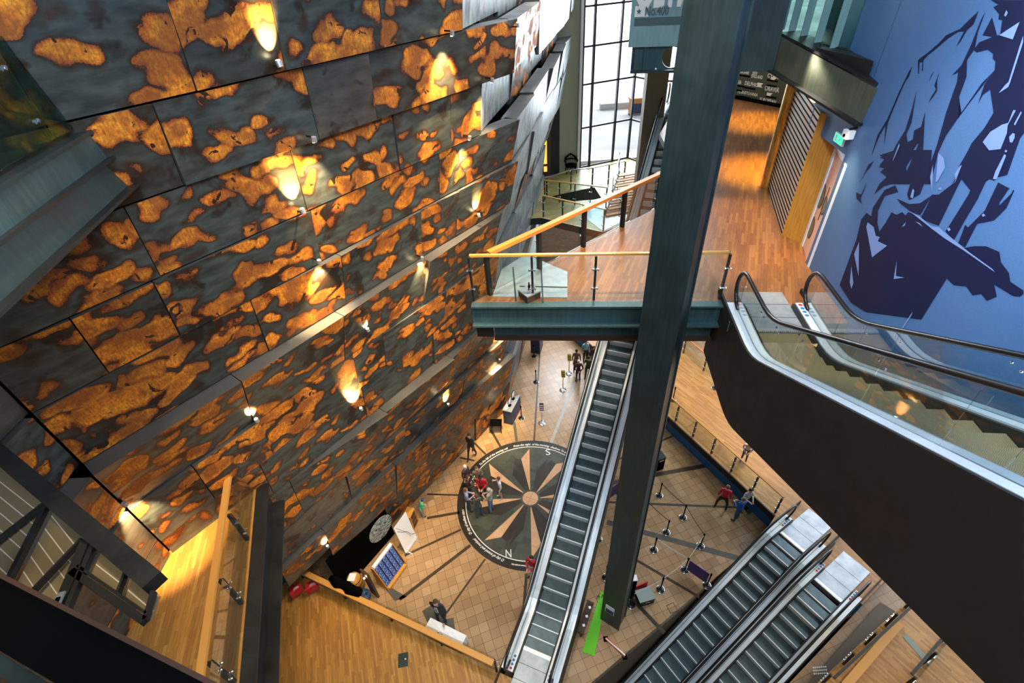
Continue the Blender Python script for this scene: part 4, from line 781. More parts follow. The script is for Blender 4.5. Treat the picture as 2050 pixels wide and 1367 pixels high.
for k in range(3):
    a = u1-ud*(.02+1.25*k); b_ = u1-ud*(1.23+1.25*k); mb = MB(); mb.slab([a+Vector((0,0,.05)), b_+Vector((0,0,.05)), b_+Vector((0,0,1.12)), a+Vector((0,0,1.12))], un*.02); obj('glass_panel', mb, 'smoke_glass', t_)
    mb = MB(); 
    for zz in (.3, .85): mb.ball(a-ud*.12+un*.03+Vector((0,0,zz)), .03, 8, 5); mb.ball(a-ud*.19+un*.03+Vector((0,0,zz)), .03, 8, 5)
    obj('clamp', mb, 'chrome', t_)
mb = MB(); mb.bar(u1-ud*.5-un*.15+Vector((0,0,.95)), u1-ud*3.6-un*.15+Vector((0,0,.95)), .06, .05); obj('handrail', mb, 'rail_wood', t_)
# ---- mesh clad canopy over the left balcony and the near black beam
ZCN = 15.2
cpt = lambda u, v, dz=0: at(u, v, ZCN)+Vector((0,0,dz))
cn = thing('mesh_canopy', 'black steel framed canopy with pale striped mesh panels above the left balcony', 'canopy', cpt(200, 1150))
mb = MB(); q0, q1 = cpt(-60, 860), cpt(311, 1168); mb.bar(q0, q1, .19, .16); obj('main_beam', mb, 'black_steel', cn)
for (a, b_, w_) in (((169, 1077), (108, 1225), .20), ((185, 1082), (122, 1232), .10), ((100, 985), (5, 1170), .10), ((90, 1000), (-40, 1100), .06), ((160, 1075), (50, 1190), .06), ((303, 1180), (286, 1238), .07), ((248, 1140), (232, 1182), .05), ((140, 1140), (285, 1240), .14), ((152, 1130), (290, 1225), .05), ((120, 1000), (60, 940), .05)):
    mb = MB(); mb.bar(cpt(*a, -.05), cpt(*b_, -.05), w_*.5, .07); obj('rib', mb, 'black_steel', cn)
for poly in ([(-40,905),(85,1000),(-5,1170),(-60,1170)], [(100,995),(160,1068),(105,1220),(5,1175)], [(188,1092),(245,1135),(228,1182),(165,1140)], [(250,1140),(302,1182),(288,1225),(235,1184)]):
    pts = [cpt(u, v, -.14) for u, v in poly]; uvx = (pts[1]-pts[0]).normalized(); uvy = Vector((-uvx.y, uvx.x, 0)); mb = MB(); n_ = len(pts)
    mb.add(pts+[p+Vector((0,0,-.03)) for p in pts], [(0,1,2,3)], 0, [[((p-pts[0]).dot(uvx), (p-pts[0]).dot(uvy)) for p in pts]]); mb.f += [(7,6,5,4)]+[(i, (i+1) % 4, (i+1) % 4+4, i+4) for i in range(4)]; mb.m += [0]*5
    obj('mesh_panel', mb, 'mesh_panel', cn)
    mb = MB(); mb.tube([pts[0]+uvy*.0+Vector((0,0,-.02)), pts[1]+Vector((0,0,-.02))], .02, 6); obj('edge_strip', mb, 'rail_wood', cn)
p = cpt(122, 1208, .02); mb = MB(); mb.bar(cpt(128, 1188, .03), cpt(112, 1224, .03), .07, .02); obj('label_plate', mb, 'plate_metal', cn)
mb = MB(); mb.bar(cpt(123, 1200, .05), cpt(118, 1212, .05), .04, .01); obj('label_print', mb, 'black', cn)
mb = MB(); mb.bar(cpt(-60, 905, -1.15), cpt(303, 1180, -1.15), .05, 2.0); 
gb = [at(150, 1195, Z3+.2), at(252, 1265, Z3+.2), at(228, 1300, Z3+.2)]
t_ = thing('lift_screen', 'clear glass screen with timber edging on the left balcony under the mesh canopy', 'screen', gb[1])
b0, b1 = at(248, 1290, Z3), at(222, 1276, Z3); mb = MB(); mb.slab([b0, b1, b1+Vector((0,0,1.1)), b0+Vector((0,0,1.1))], (.02,.02,0)); obj('glass_panel', mb, 'smoke_glass', t_)
mb = MB(); mb.bar(b0+Vector((0,0,1.12)), b1+Vector((0,0,1.12)), .10, .06); mb.bar(b0, b0+Vector((0,0,1.1)), .06, .05, up=(1,0,0)); obj('timber_edge', mb, 'rail_wood', t_)
fb0, fb1 = at(-60, 1190, 16.2), at(420, 1452, 16.2)
NBm = struct('beam_near', MB().bar(fb0+(fb0-fb1)*.3, fb1+(fb1-fb0)*.3, .36, .34), 'black')
fdn = (fb1-fb0).normalized(); fnn = Vector((fdn.y, -fdn.x, 0)); fnn = fnn if fnn.y < 0 else -fnn
mb = MB(); mb.bar(fb0+(fb0-fb1)*.3-fnn*.17+Vector((0,0,.18)), fb1+(fb1-fb0)*.3-fnn*.17+Vector((0,0,.18)), .03, .03); obj('edge_strip', mb, 'dark_wood', NBm)
for off, w_, zz, mt in ((.42, .10, -.35, 'dark_steel'), (.62, .05, -.45, 'wood_plain'), (.85, .22, -.5, 'black_steel'), (1.2, .3, -.6, 'dark_steel')):
    mb = MB(); mb.bar(fb0+(fb0-fb1)*.3+fnn*off*.6+Vector((0,0,zz)), fb1+(fb1-fb0)*.1+fnn*off*.6+Vector((0,0,zz)), w_, .12); obj('rail_strip', mb, mt, NBm)
# ================================================================== ESCALATORS
def profile(rise, flat0, flat1):
    """(a, z) polyline of the nose line, lower comb at a = -flat0"""
    run = rise/math.tan(math.radians(30)); T = .45
    def z(a):
        def kn(x): return 0 if x < -T else (x if x > T else (x+T)**2/(4*T))
        return math.tan(math.radians(30))*(kn(a)-kn(a-run))
    return run, z
def escalator(label, knee, heading, rise, flat0=1.35, flat1=1.1, plate=1.3, tread='tread', riser='riser', dk=.2, truss=1.05, skin='truss_skin', deck='deck_metal', steps=(0, 1), stickers=True):
    run, Z = profile(rise, flat0, flat1); hx_ = math.radians(heading)
    root = thing('escalator', label, 'escalator', knee, -hx_, 'escalators')
    A_ = []; a = -flat0-plate
    while a < run+flat1+plate: A_.append(a); a += .25 if -1 < a < 1 or run-1 < a < run+1 else .6
    A_.append(run+flat1+plate); A_ = sorted(A_+[-flat0-.6, run+flat1+.6])
    def sweep(x0, x1, z0, z1, amin=None, amax=None):
        mb = MB(); aa = [q for q in A_ if (amin is None or q >= amin-1e-6) and (amax is None or q <= amax+1e-6)]; b = 0
        for q in aa:
            zz = Z(q); zl = z0(q) if callable(z0) else z0; mb.v += [Vector((x0,q,zz+zl)), Vector((x1,q,zz+zl)), Vector((x1,q,zz+z1)), Vector((x0,q,zz+z1))]
        for i in range(len(aa)-1):
            for j in range(4): mb.f.append((i*4+j, i*4+(j+1) % 4, i*4+4+(j+1) % 4, i*4+4+j)); mb.m.append(0)
        n4 = (len(aa)-1)*4; mb.f += [(3,2,1,0), (n4, n4+1, n4+2, n4+3)]; mb.m += [0, 0]; return mb
    P = lambda name, mb, mt, par=root, sm=False: obj(name, mb, mt, par, local=True, smooth=sm)
    # steps
    sm = MB(); w_ = 1.0
    sm.add([(-.5,.035,0),(.5,.035,0),(.5,.4,0),(-.5,.4,0)], [(0,1,2,3)], 0, [[(0,0),(1,0),(1,.4),(0,.4)]]); sm.add([(-.5,0,0),(.5,0,0),(.5,.035,0),(-.5,.035,0)], [(0,1,2,3)], 1 if riser == 'riser' else 0, [[(0,0),(1,0),(1,.035),(0,.035)]])
    sm.add([(-.5,0,0),(.5,0,0),(.5,0,-.012),(-.5,0,-.012)], [(0,3,2,1)], 1); sm.add([(-.5,0,-.012),(.5,0,-.012),(.5,.03,-.26),(-.5,.03,-.26)], [(0,3,2,1)], 1)
    sm.add([(-.5,.4,0),(.5,.4,0),(.5,.4,-.26),(-.5,.4,-.26)], [(0,1,2,3)], 0); sm.add([(-.5,.0,-.26),(.5,.0,-.26),(.5,.4,-.26),(-.5,.4,-.26)], [(3,2,1,0)], 0)
    me = sm.mesh('step', [tread, riser]); a = -flat0+.0; n = int((run+flat0+flat1)/.4)
    for k in range(n):
        y = -flat0+.4*k+steps[0]*.4; o = bpy.data.objects.new('step', me); COL.objects.link(o); o.parent = root; o.location = (0, y, Z(y+.02)); 
    # skirts, decks, glass, handrail
    for sgn in (-1, 1):
        S = lambda x0, x1: (sgn*x0, sgn*x1) if sgn > 0 else (sgn*x1, sgn*x0)
        lo, hi = -flat0-.95, run+flat1+.95
        x0, x1 = S(.505, .56); P('skirt', sweep(x0, x1, -.28, .10, lo, hi), 'black_steel')
        x0, x1 = S(.56, .56+dk); P('inner_deck', sweep(x0, x1, .06, .13, lo, hi), deck)
        x0, x1 = S(.59+dk, .59+2*dk); P('outer_deck', sweep(x0, x1, .06, .13, lo, hi), deck)
        x0, x1 = S(.56+dk, .59+dk); P('glass_channel', sweep(x0, x1, .0, .10, lo, hi), 'rubber')
        gx = sgn*(.575+dk); aa = [q for q in A_ if lo+.35 <= q <= hi-.35]; hh = .98
        cuts = list(range(0, len(aa)-1, 3))+[len(aa)-1]; 
        for i in range(len(cuts)-1):
            if cuts[i] == cuts[i+1]: continue
            mb = MB()
            for j in range(cuts[i], cuts[i+1]):
                y0, y1 = aa[j], aa[j+1]; e0 = .006 if j == cuts[i] else 0; e1 = .006 if j == cuts[i+1]-1 else 0
                z0, z1 = Z(y0), Z(y1); mb.slab([(gx, y0+e0, z0+.12), (gx, y1-e1, z1+.12), (gx, y1-e1, z1+hh), (gx, y0+e0, z0+hh)], (.012, 0, 0))
            P('glass_panel', mb, 'glass')
            mb = MB(); q_ = aa[cuts[i]]
            if i:
                for e in (-.08, .08): mb.ball((gx, q_+e, Z(q_)+hh-.14), .022, 8, 4)
                P('clip', mb, 'chrome')
        path = []; rad = (hh-.12)/2
        for k in range(9): t_ = pi/2+pi*(1-k/8); path.append((gx, aa[0]+rad*1.0*math.cos(t_)*1.0, Z(aa[0])+.14+rad+rad*math.sin(t_)))
        path[0] = (gx, aa[0], Z(aa[0])+.14)
        path = [(gx, aa[0]-rad*math.sin(pi*k/8), Z(aa[0])+.14+rad-rad*math.cos(pi*k/8)) for k in range(9)]
        path += [(gx, q, Z(q)+hh+.02) for q in aa[1:-1]]
        path += [(gx, aa[-1]+rad*math.sin(pi*k/8), Z(aa[-1])+.14+rad+rad*math.cos(pi*k/8)) for k in range(9)]
        mb = MB(); mb.tube(path, .042, 8); P('handrail', mb, 'rubber', sm=True)
        for end, a_, dr in ((0, aa[0], -1), (1, aa[-1], 1)):   # glass bow inside the newel
            mb = MB(); n_ = 8; c = (a_, Z(a_)+.13+rad); pts = [(gx, c[0]+dr*rad*.97*math.sin(pi*k/n_), c[1]-rad*.97*math.cos(pi*k/n_)) for k in range(n_+1)]; mb.slab(pts, (.012,0,0)); P('glass_panel', mb, 'glass')
        x0, x1 = S(.585+2*dk, .63+2*dk); dep_ = lambda q: -truss
        P('side_cladding', sweep(x0, x1, dep_, .12), skin)
        if stickers:
            for a_ in (lo+.06, hi-.75):
                for side_x, order in ((.56+dk*.5, 0),):
                    pb_ = P('sticker', MB().box((sgn*side_x-.055, a_, Z(a_+.3)+.1305), (sgn*side_x+.055, a_+.56, Z(a_+.3)+.134)), 'white')
                    for k, mt in enumerate(('red', 'blue_disc', 'blue_disc', 'blue_disc')):
                        mb = MB(); mb.lathe([(.045, 0), (.045, .003)], (sgn*side_x, a_+.08+.13*k, Z(a_+.3)+.134), 12); P('pictogram', mb, mt, pb_)
    mb = sweep(-.63-2*dk, .63+2*dk, -truss-.05, -truss); P('soffit', mb, skin)
    # landing plates with comb
    for a0, a1, cz in ((-flat0-plate, -flat0, -flat0), (run+flat1, run+flat1+plate, run+flat1)):
        mb = MB(); mb.box((-.5, a0, Z(cz)-.25), (.5, a1-.0 if a0 < 0 else a1, Z(cz)+.015)); P('landing_plate', mb, 'plate_metal')
        y = a1-.10 if a0 < 0 else a0; mb = MB(); mb.box((-.5, y, Z(cz)+.015), (.5, y+.10, Z(cz)+.03)); 
        for k in range(25): mb.box((-.5+.04*k, y+(.10 if a0 < 0 else -.04), Z(cz)+.012), (-.48+.04*k, y+(.14 if a0 < 0 else 0), Z(cz)+.026))
        P('comb', mb, 'bright_metal')
        for yy in (a0+plate*.33, a0+plate*.66): mb = MB(); mb.box((-.5, yy, Z(cz)+.0152), (.5, yy+.012, Z(cz)+.0165)); P('plate_joint', mb, 'black')
    return root
M['blue_disc'] = mat('blue_disc', (.01, .16, .42), .5)
h1 = Vector((.4255, .905, 0)); l1 = Vector((.905, -.4255, 0))
k1 = Vector((.217, 7.939, 0))+l1*.526-h1*.10; k1.z = .88
escalator('long escalator climbing away from the left deck, crossing the compass to beneath the bridge', k1, 25.18, 6.3, 1.30, .8, 1.5, dk=.19, steps=(.0, 1))
uph = 59.6; U3 = Vector((math.sin(math.radians(uph)), math.cos(math.radians(uph)), 0)); L3_ = Vector((math.cos(math.radians(uph)), -math.sin(math.radians(uph)), 0))
run3 = 4.4/math.tan(math.radians(30))
top3 = Vector((9.363, 9.60, 0))+L3_*.534+U3*.10; kn3 = top3-U3*run3; kn3.z = 1.0-4.4
escalator('escalator going down beside the tiled floor, the one nearer the compass', kn3, uph, 4.4, 1.3, .85, 1.9, dk=.13, steps=(.1, 1), truss=.8)
top4 = Vector((9.884, 7.786, 0))+L3_*.53-U3*.26; kn4 = top4-U3*run3; kn4.z = 1.0-4.4
escalator('escalator going down at the lower right, next to the side deck', kn4, uph, 4.4, 1.3, 1.05, 1.9, dk=.13, steps=(.35, 1), truss=.8)
kn2_ = mw(-.43, .5, Z4); escalator('dark sided escalator rising to the right past the blue mural', kn2_, 188, 5.0, .95, .8, 1.5, tread='tread_brown', riser='riser_brown', dk=.15, truss=1.75, steps=(.1, 1))
t5 = Vector((8.27, 24.4, 0))+l1*.3; kn5 = t5-h1*(4.15/math.tan(math.radians(30))); kn5.z = Z3
escalator('distant escalator rising behind the tall steel column beside the window', kn5, 25.2, 4.15, .8, .8, 1.2, dk=.18, truss=.9)
# ================================================================== PEOPLE
def colmat(name, c, r=.75):
    if name not in M: M[name] = mat(name, c, r)
    return name
def person(label, foot, yaw, top, legs, hair=(.03,.018,.01), pose='down', h=1.72, sleeve=True, shoe=(.02,.02,.02), hat=None, group=None, shorts=False, bend=0., longcoat=False, tie=False, name='person', bag=None):
    k = h/1.72; V = []; Ed = []; Rd = []; reg = []
    def v(p, r, par=None, g='top'):
        V.append(Vector(p)); Rd.append(r); reg.append(g)
        if par is not None: Ed.append((par, len(V)-1))
        return len(V)-1
    stance = {'walk': (.26, -.22), 'wide': (.0, .0)}.get(pose, (.03, -.03)); spread = .20 if pose == 'wide' else .10
    pel = v((0,0,.95), .135, None, 'legs'); w_ = v((0,0,1.06), .125, pel, 'top'); ch = v((0,.01,1.26), .145, w_); up = v((0,0,1.40), .115, ch); nk = v((0,.01,1.48), .052, up, 'skin'); h0 = v((0,.025,1.56), .066, nk, 'skin'); h1_ = v((0,.03,1.625), .088, h0, 'skin'); h2 = v((0,.02,1.685), .066, h1_, 'skin')
    nose = v((0,.128,1.605), .014, h1_, 'skin')
    for s in (-1, 1):
        ear = v((s*.086,.02,1.61), .014, h1_, 'skin')
        fy = stance[0] if s > 0 else stance[1]
        hp = v((s*.095,0,.88), .095, pel, 'legs'); kn = v((s*spread,fy*.55+.03,.50), .058, hp, 'legs' if not shorts else 'skin'); an = v((s*(spread+.02),fy,.10), .042, kn, 'legs' if not shorts else 'skin'); hl = v((s*(spread+.02),fy+.05,.045), .042, an, 'shoe'); to = v((s*(spread+.03),fy+.17,.035), .032, hl, 'shoe')
        sh = v((s*.165,0,1.40), .068, up, 'top')
        if pose in ('hold', 'lean'): el_, wr = (s*.24,.02,1.14), (s*.10,.27,1.10)
        elif pose == 'behind': el_, wr = (s*.25,-.11,1.15), (s*.05,-.19,.99)
        elif pose == 'swing': el_, wr = (s*.30,s*-.10-.02,1.18), (s*.30,s*-.26+.08,1.0)
        elif pose == 'walk': el_, wr = (s*.23,-s*.12,1.15), (s*.23,-s*.22+.10,.94)
        elif pose == 'phone' and s > 0: el_, wr = (s*.22,.10,1.20), (s*.10,.24,1.40)
        else: el_, wr = (s*.22,-.03,1.14), (s*.235,.05,.90)
        e = v(el_, .047, sh, 'top'); wv_ = v(wr, .034, e, 'top' if sleeve else 'skin')
        d = (Vector(wr)-Vector(el_)).normalized(); pm = v(Vector(wr)+d*.05, .034, wv_, 'skin')
        side = d.cross(Vector((0,1,0)) if abs(d.y) < .8 else Vector((0,0,1))).normalized(); curl = Vector((0,.5,.0)) if abs(d.y) < .8 else Vector((0,0,-.5))
        for f_, ln in ((-1.5,.062),(-.5,.075),(.5,.070),(1.5,.055)):
            b0 = v(Vector(wr)+d*.095+side*(.017*f_), .0095, pm, 'skin'); b1 = v(Vector(wr)+d*(.095+ln*.55)+side*(.018*f_)+curl*.012, .0085, b0, 'skin'); v(Vector(wr)+d*(.095+ln*.9)+side*(.018*f_)+curl*.04, .007, b1, 'skin')
        t0 = v(Vector(wr)+d*.045-side*(.042*s)+curl*.02, .010, pm, 'skin'); v(Vector(wr)+d*.085-side*(.052*s)+curl*.04, .009, t0, 'skin')
    if bend:
        cb, sb = math.cos(bend), math.sin(bend)
        for i, p in enumerate(V):
            if p.z > .97 or reg[i] in ('top', 'skin') and p.z > .6 and not (shorts and p.z < .6): q = p-Vector((0,0,.95)); V[i] = Vector((q.x, q.y*cb+q.z*sb, -q.y*sb+q.z*cb+.95))
    V = [p*k for p in V]; Rd = [r*k for r in Rd]
    zmin = min(p.z-r for p, r in zip(V, Rd)); V = [p-Vector((0,0,zmin)) for p in V]
    me = bpy.data.meshes.new('sk'); me.from_pydata(V, Ed, []); ob = bpy.data.objects.new('sk', me); COL.objects.link(ob)
    md = ob.modifiers.new('s', 'SKIN'); md.use_smooth_shade = True
    if not me.skin_vertices:
        bpy.context.view_layer.objects.active = ob; bpy.ops.object.modifier_remove(modifier='s') if False else None
    sd_ = me.skin_vertices[0].data
    for i, r in enumerate(Rd): sd_[i].radius = (r, r*(.72 if reg[i] == 'top' and 2 <= i+1 <= 4 else .85 if i in (0, 1) else 1)); sd_[i].use_root = (i == 0)
    ob.modifiers.new('u', 'SUBSURF').levels = 1
    dg = bpy.context.evaluated_depsgraph_get(); dg.update(); bm_ = bpy.data.meshes.new_from_object(ob.evaluated_get(dg)); bpy.data.objects.remove(ob); bpy.data.meshes.remove(me)
    bm_.name = name; mats = [colmat('cloth_%02d%02d%02d' % tuple(int(99*c) for c in top), top), colmat('cloth_%02d%02d%02d' % tuple(int(99*c) for c in legs), legs), 'skin', colmat('cloth_%02d%02d%02d' % tuple(int(99*c) for c in shoe), shoe)]
    bm_.materials.clear()
    for q in mats: bm_.materials.append(M[q])
    idx = {'top': 0, 'legs': 1, 'skin': 2, 'shoe': 3}
    segs = [(V[a], V[b], reg[a], reg[b]) for a, b in Ed]
    for p in bm_.polygons:
        c = p.center; best = 9; rg = 'top'
        for a, b, ra, rb in segs:
            d = b-a; L2 = d.length_squared; t_ = max(0, min(1, (c-a).dot(d)/L2)) if L2 else 0; q = (c-(a+d*t_)).length
            if q < best: best = q; rg = ra if t_ < .5 else rb
        p.material_index = idx[rg]; p.use_smooth = True
    o = bpy.data.objects.new(name, bm_); COL.objects.link(o); o.location = foot; o.rotation_euler = (0,0,math.radians(yaw)); o['label'] = label; o['category'] = 'person'
    if group: o['group'] = group
    hc = (V[h0]+V[h2])/2; hd = (V[h2]-V[nk]).normalized(); fw = Vector((0,1,0)); 
    hm = colmat('hair_%02d%02d%02d' % tuple(int(99*c) for c in hair), hair, .8)
    mb = MB(); b = hc+hd*.022*k-fw*.016*k; mb.ball(b, .098*k, 14, 8, sc=(.93,1.0,1.0)); keep = [i for i, f in enumerate(mb.f) if sum(((mb.v[j]-hc).y*.9 < .035*k or (mb.v[j]-hc).dot(hd) > .045*k) for j in f) == len(f)]; mb.f = [mb.f[i] for i in keep]; mb.m = [mb.m[i] for i in keep]
    obj('hair', mb, hm, o, local=True, smooth=True)
    for s in (-1, 1): mb = MB(); mb.ball(V[h1_]+Vector((s*.034*k, .082*k, .012*k)), .010*k, 6, 4); obj('eye', mb, 'black', o, local=True)
    mb = MB(); mb.box((-.022*k, .083*k, -.004), (.022*k, .092*k, .004)); mb.v = [p+V[h0]+Vector((0,.0,.0)) for p in mb.v]; obj('mouth', mb, 'red', o, local=True)
    if hat:
        mb = MB(); mb.ball(b+hd*.022*k, .105*k, 14, 8, sc=(1,1,.8)); mb.f = [f for f in mb.f if all((mb.v[j]-hc).dot(hd) > .035*k for j in f)]; mb.m = [0]*len(mb.f)
        mb.box(tuple(b+Vector((-.07*k,.08*k,.055*k))), tuple(b+Vector((.07*k,.17*k,.065*k)))); obj('cap', mb, colmat('hat_%02d%02d%02d' % tuple(int(99*c) for c in hat), hat), o, local=True, smooth=True)
    if longcoat: mb = MB(); mb.lathe([(.20*k,.62*k),(.165*k,.98*k),(.15*k,1.05*k)], (0,0,0), 14); obj('coat_skirt', mb, mats[0], o, local=True, smooth=True)
    if tie:
        f_ = ch; mb = MB(); y = V[ch].y+.112*k; mb.box((-.05*k,y-.012,1.05*k),(.05*k,y-.004,1.43*k)); obj('shirt_front', mb, 'white', o, local=True)
        mb = MB(); mb.add([(-.014*k,y,1.41*k),(.014*k,y,1.41*k),(.026*k,y,1.10*k),(0,y,1.05*k),(-.026*k,y,1.10*k)], [(0,1,2,3,4)]); obj('tie', mb, 'purple_sign', o, local=True)
    if pose in ('hold',):
        mb = MB(); c = (V[ch]*.0+Vector((0,.33*k,1.12*k))); mb.box(tuple(c+Vector((-.10,-.07,0))), tuple(c+Vector((.10,.07,.006))))
    return o
G8 = 'visitors gathered on the compass'; GU = 'visitors beyond the bridge'
def F(u, v, z=0.): return at(u, v, z)
DJ, BJ, LJ = (.02,.022,.025), (.04,.09,.16), (.10,.22,.38)
person('person in white jacket and dark shorts at the right of the compass group', F(1003,996), 100, (.62,.62,.66), (.03,.03,.035), (.10,.05,.03), 'phone', 1.58, group=G8, shorts=True, shoe=(.6,.6,.6))
person('person in pale beige jacket and light blue jeans on the left arm of the compass', F(985,1023), 60, (.36,.33,.27), LJ, (.45,.42,.38), 'hold', 1.74, group=G8)
person('person in dark grey jacket and blue jeans nearest the ring lettering', F(961,1035), 15, (.06,.065,.055), BJ, (.08,.05,.03), 'hold', 1.72, group=G8)
person('person in lilac blue shirt reading a paper at the left of the compass group', F(939,1022), -70, (.26,.28,.48), (.04,.05,.07), (.12,.06,.03), 'hold', 1.72, group=G8)
person('person in bright red top and black cap within the compass group', F(969,996), 170, (.55,.008,.02), DJ, pose='hold', h=1.72, group=G8, hat=(.01,.01,.012))
person('person in mottled khaki jacket at the top of the compass group', F(960,978), -160, (.20,.16,.10), (.08,.06,.04), (.10,.06,.03), 'hold', 1.70, group=G8)
person('person with white hair in a dark coat at the upper left of the compass group', F(938,975), -130, (.035,.03,.035), DJ, (.7,.68,.66), 'down', 1.68, group=G8)
person('person in black jacket with dark red scarf by the left edge of the compass', F(943,996), -100, (.03,.012,.014), DJ, (.08,.01,.012), 'hold', 1.70, group=G8)
person('person in dark clothes half hidden beneath the rusty wall beside the compass', F(946,914), 160, (.02,.02,.02), (.015,.015,.015), pose='walk', h=1.75)
person('child in green top and blue cap by the small orange cabinet', F(846,1034), -60, (.05,.42,.22), (.3,.36,.34), pose='hold', h=1.25, hat=(.01,.05,.2), bend=.4)
person('person in red top and white trousers half hidden behind the long escalator', F(1066,1153), 150, (.55,.01,.03), (.6,.6,.62), pose='hold', h=1.6)
person('person in dark suit with purple tie striding past the white clothed table', F(886,1245), 168, (.010,.014,.028), (.008,.014,.02), (.07,.03,.015), 'swing', 1.86, tie=True)
person('person in red jumper and dark trousers seen from behind near the blue deck edge', F(1441,1019), -30, (.55,.006,.02), (.012,.016,.02), (.18,.07,.03), 'wide', 1.74)
person('person in blue jacket and jeans seen from behind beside the man in red', F(1472,1042), 20, (.005,.12,.45), BJ, (.16,.10,.07), 'hold', 1.68)
person('person in white jacket facing the pair near the blue deck edge', F(1486,1020), 190, (.55,.54,.52), (.03,.03,.035), (.03,.02,.015), 'hold', 1.55)
person('person in white shirt with orange bib leaning on the rail of the right deck', F(1488,921,ZR), 150, (.62,.56,.52), BJ, (.35,.16,.08), 'hold', 1.5, bend=.35)
person('person with white hair in maroon jacket and hands behind back', F(1157,764), 5, (.07,.02,.035), (.012,.016,.02), (.75,.72,.70), 'behind', 1.66, group=GU)
person('person in long brown coat at the left of the upper group', F(1153,744), -10, (.17,.09,.045), (.05,.03,.02), (.05,.035,.03), 'down', 1.72, group=GU, longcoat=True)
person('person with black hair in light blue tee shirt behind the upper group', F(1171,724), 195, (.22,.42,.55), (.02,.02,.03), (.01,.008,.008), 'down', 1.68, group=GU, sleeve=False)
person('person in dark green jacket walking away in the upper group', F(1176,757), -20, (.022,.06,.03), (.012,.016,.018), (.03,.02,.015), 'walk', 1.68, group=GU)
person('child in black coat beside the escalator edge', F(1187,730), -170, (.02,.02,.028), (.05,.06,.10), pose='down', h=1.45, group=GU)
person('person in dark jacket and mottled hat close to the escalator side', F(1194,751), -40, (.02,.022,.02), DJ, pose='down', h=1.62, group=GU, hat=(.12,.14,.07))
# ================================================================== STANCHIONS AND SIGNS
post0 = thing('barrier_post', 'x', 'barrier post', (0,0,0), group='belt barrier posts')
mb = MB(); mb.lathe([(.17,0),(.17,.02),(.155,.028)], n=24); obj('base_rim', mb, 'chrome', post0, local=True, smooth=True)
mb = MB(); mb.lathe([(.15,.028),(.14,.045),(.04,.06)], n=24); obj('base', mb, 'rubber', post0, local=True, smooth=True)
mb = MB(); mb.lathe([(.028,.05),(.028,.86)], n=12); obj('pole', mb, 'black_steel', post0, local=True, smooth=True)
mb = MB(); mb.lathe([(.036,.84),(.036,.94),(.02,.955)], n=12); obj('belt_head', mb, 'black', post0, local=True, smooth=True)
PP = [((1320,992), 'black belt post on the tiled floor straight above the one by the dark strip'), ((1287,1022), 'black belt post close to the right side of the tall column'), ((1367,1036), 'black belt post standing on the thin dark inlaid strip'), ((1334,1066), 'black belt post in the middle of the roped tiled area'), ((1309,1101), 'black belt post below the middle one, left of the roped area'), ((1402,1093), 'black belt post at the right corner of the roped area'), ((1371,1141), 'black belt post at the left end of the purple banner'), ((1322,1180), 'black belt post beside the grey box'), ((1263,1211), 'black belt post in front of the grey box near the column foot'), ((1239,986), 'belt post between the long escalator and the column, by the purple panel'), ((1198,1079), 'belt post half hidden by the right side of the long escalator'), ((1213,1156), 'belt post against the left face of the tall column'), ((1424,938), 'belt post beside the blue deck edge at the end of a dark strip'), ((1415,1172), 'black belt post at the escalator end of the purple banner')]
pos = []
for i, (q, lb) in enumerate(PP):
    p = at(*q, 0); pos.append(p)
    if i == 0: post0.location = p; post0['label'] = lb
    else: dup(post0, p, R.random()*3, lb)
for q, lb in (((1430,777), 'black belt post on the right hand deck near the back balustrade'), ((1347,801), 'black belt post at the column edge of the right hand deck')): dup(post0, at(*q, ZR), 0, lb)
for q, lb in (((1069,714), 'slim belt post before the far navy desk'), ((1073,765), 'slim belt post standing alone near the bow of the rusty wall'), ((1044,837), 'slim belt post at the corner of the near ticket desk')): dup(post0, at(*q, 0), 0, lb)
def belt(i, j, lb, mt='paper'):
    a, b_ = pos[i]+Vector((0,0,.90)), pos[j]+Vector((0,0,.90)); d = (b_-a).normalized(); a = a+d*.06; b_ = b_-d*.06; mb = MB(); n = 6
    for k in range(n):
        p, q_ = a+(b_-a)*(k/n), a+(b_-a)*((k+1)/n); s_ = lambda t_: Vector((0,0,-.05*4*t_*(1-t_))); mb.bar(p+s_(k/n), q_+s_((k+1)/n), .006, .05)
    solo('barrier_belt', mb, mt, (a+b_)/2, lb, 'barrier belt', 'belts between the barrier posts')
belt(0, 2, 'thin dark belt between the two uppermost posts of the roped area', 'dark_wood'); belt(2, 5, 'thin dark belt running to the right corner post', 'dark_wood'); belt(5, 6, 'pale belt from the right corner post to the purple banner'); belt(6, 7, 'pale belt from the banner post to the post beside the grey box'); belt(7, 8, 'pale belt passing over the grey box'); belt(1, 3, 'thin dark belt from the column side to the middle post', 'dark_wood'); belt(4, 6, 'thin pale belt crossing to the banner post')
mb = MB(); a, b_ = pos[6], pos[13]; d = (b_-a).normalized(); mb.bar(a+d*.06+Vector((0,0,.5)), b_-d*.06+Vector((0,0,.5)), .02, .72); solo('barrier_banner', mb, 'purple_sign', (a+b_)/2, 'dark purple banner stretched between two posts beside the lower escalator', 'banner')
a = pos[9]; b_ = at(1205, 1012, 0); d = (b_-a).normalized(); mb = MB(); mb.bar(a+d*.06+Vector((0,0,.5)), b_+Vector((0,0,.5)), .02, .72); solo('barrier_banner', mb, 'purple_sign', (a+b_)/2, 'dark purple banner beside the long escalator left of the column', 'banner')
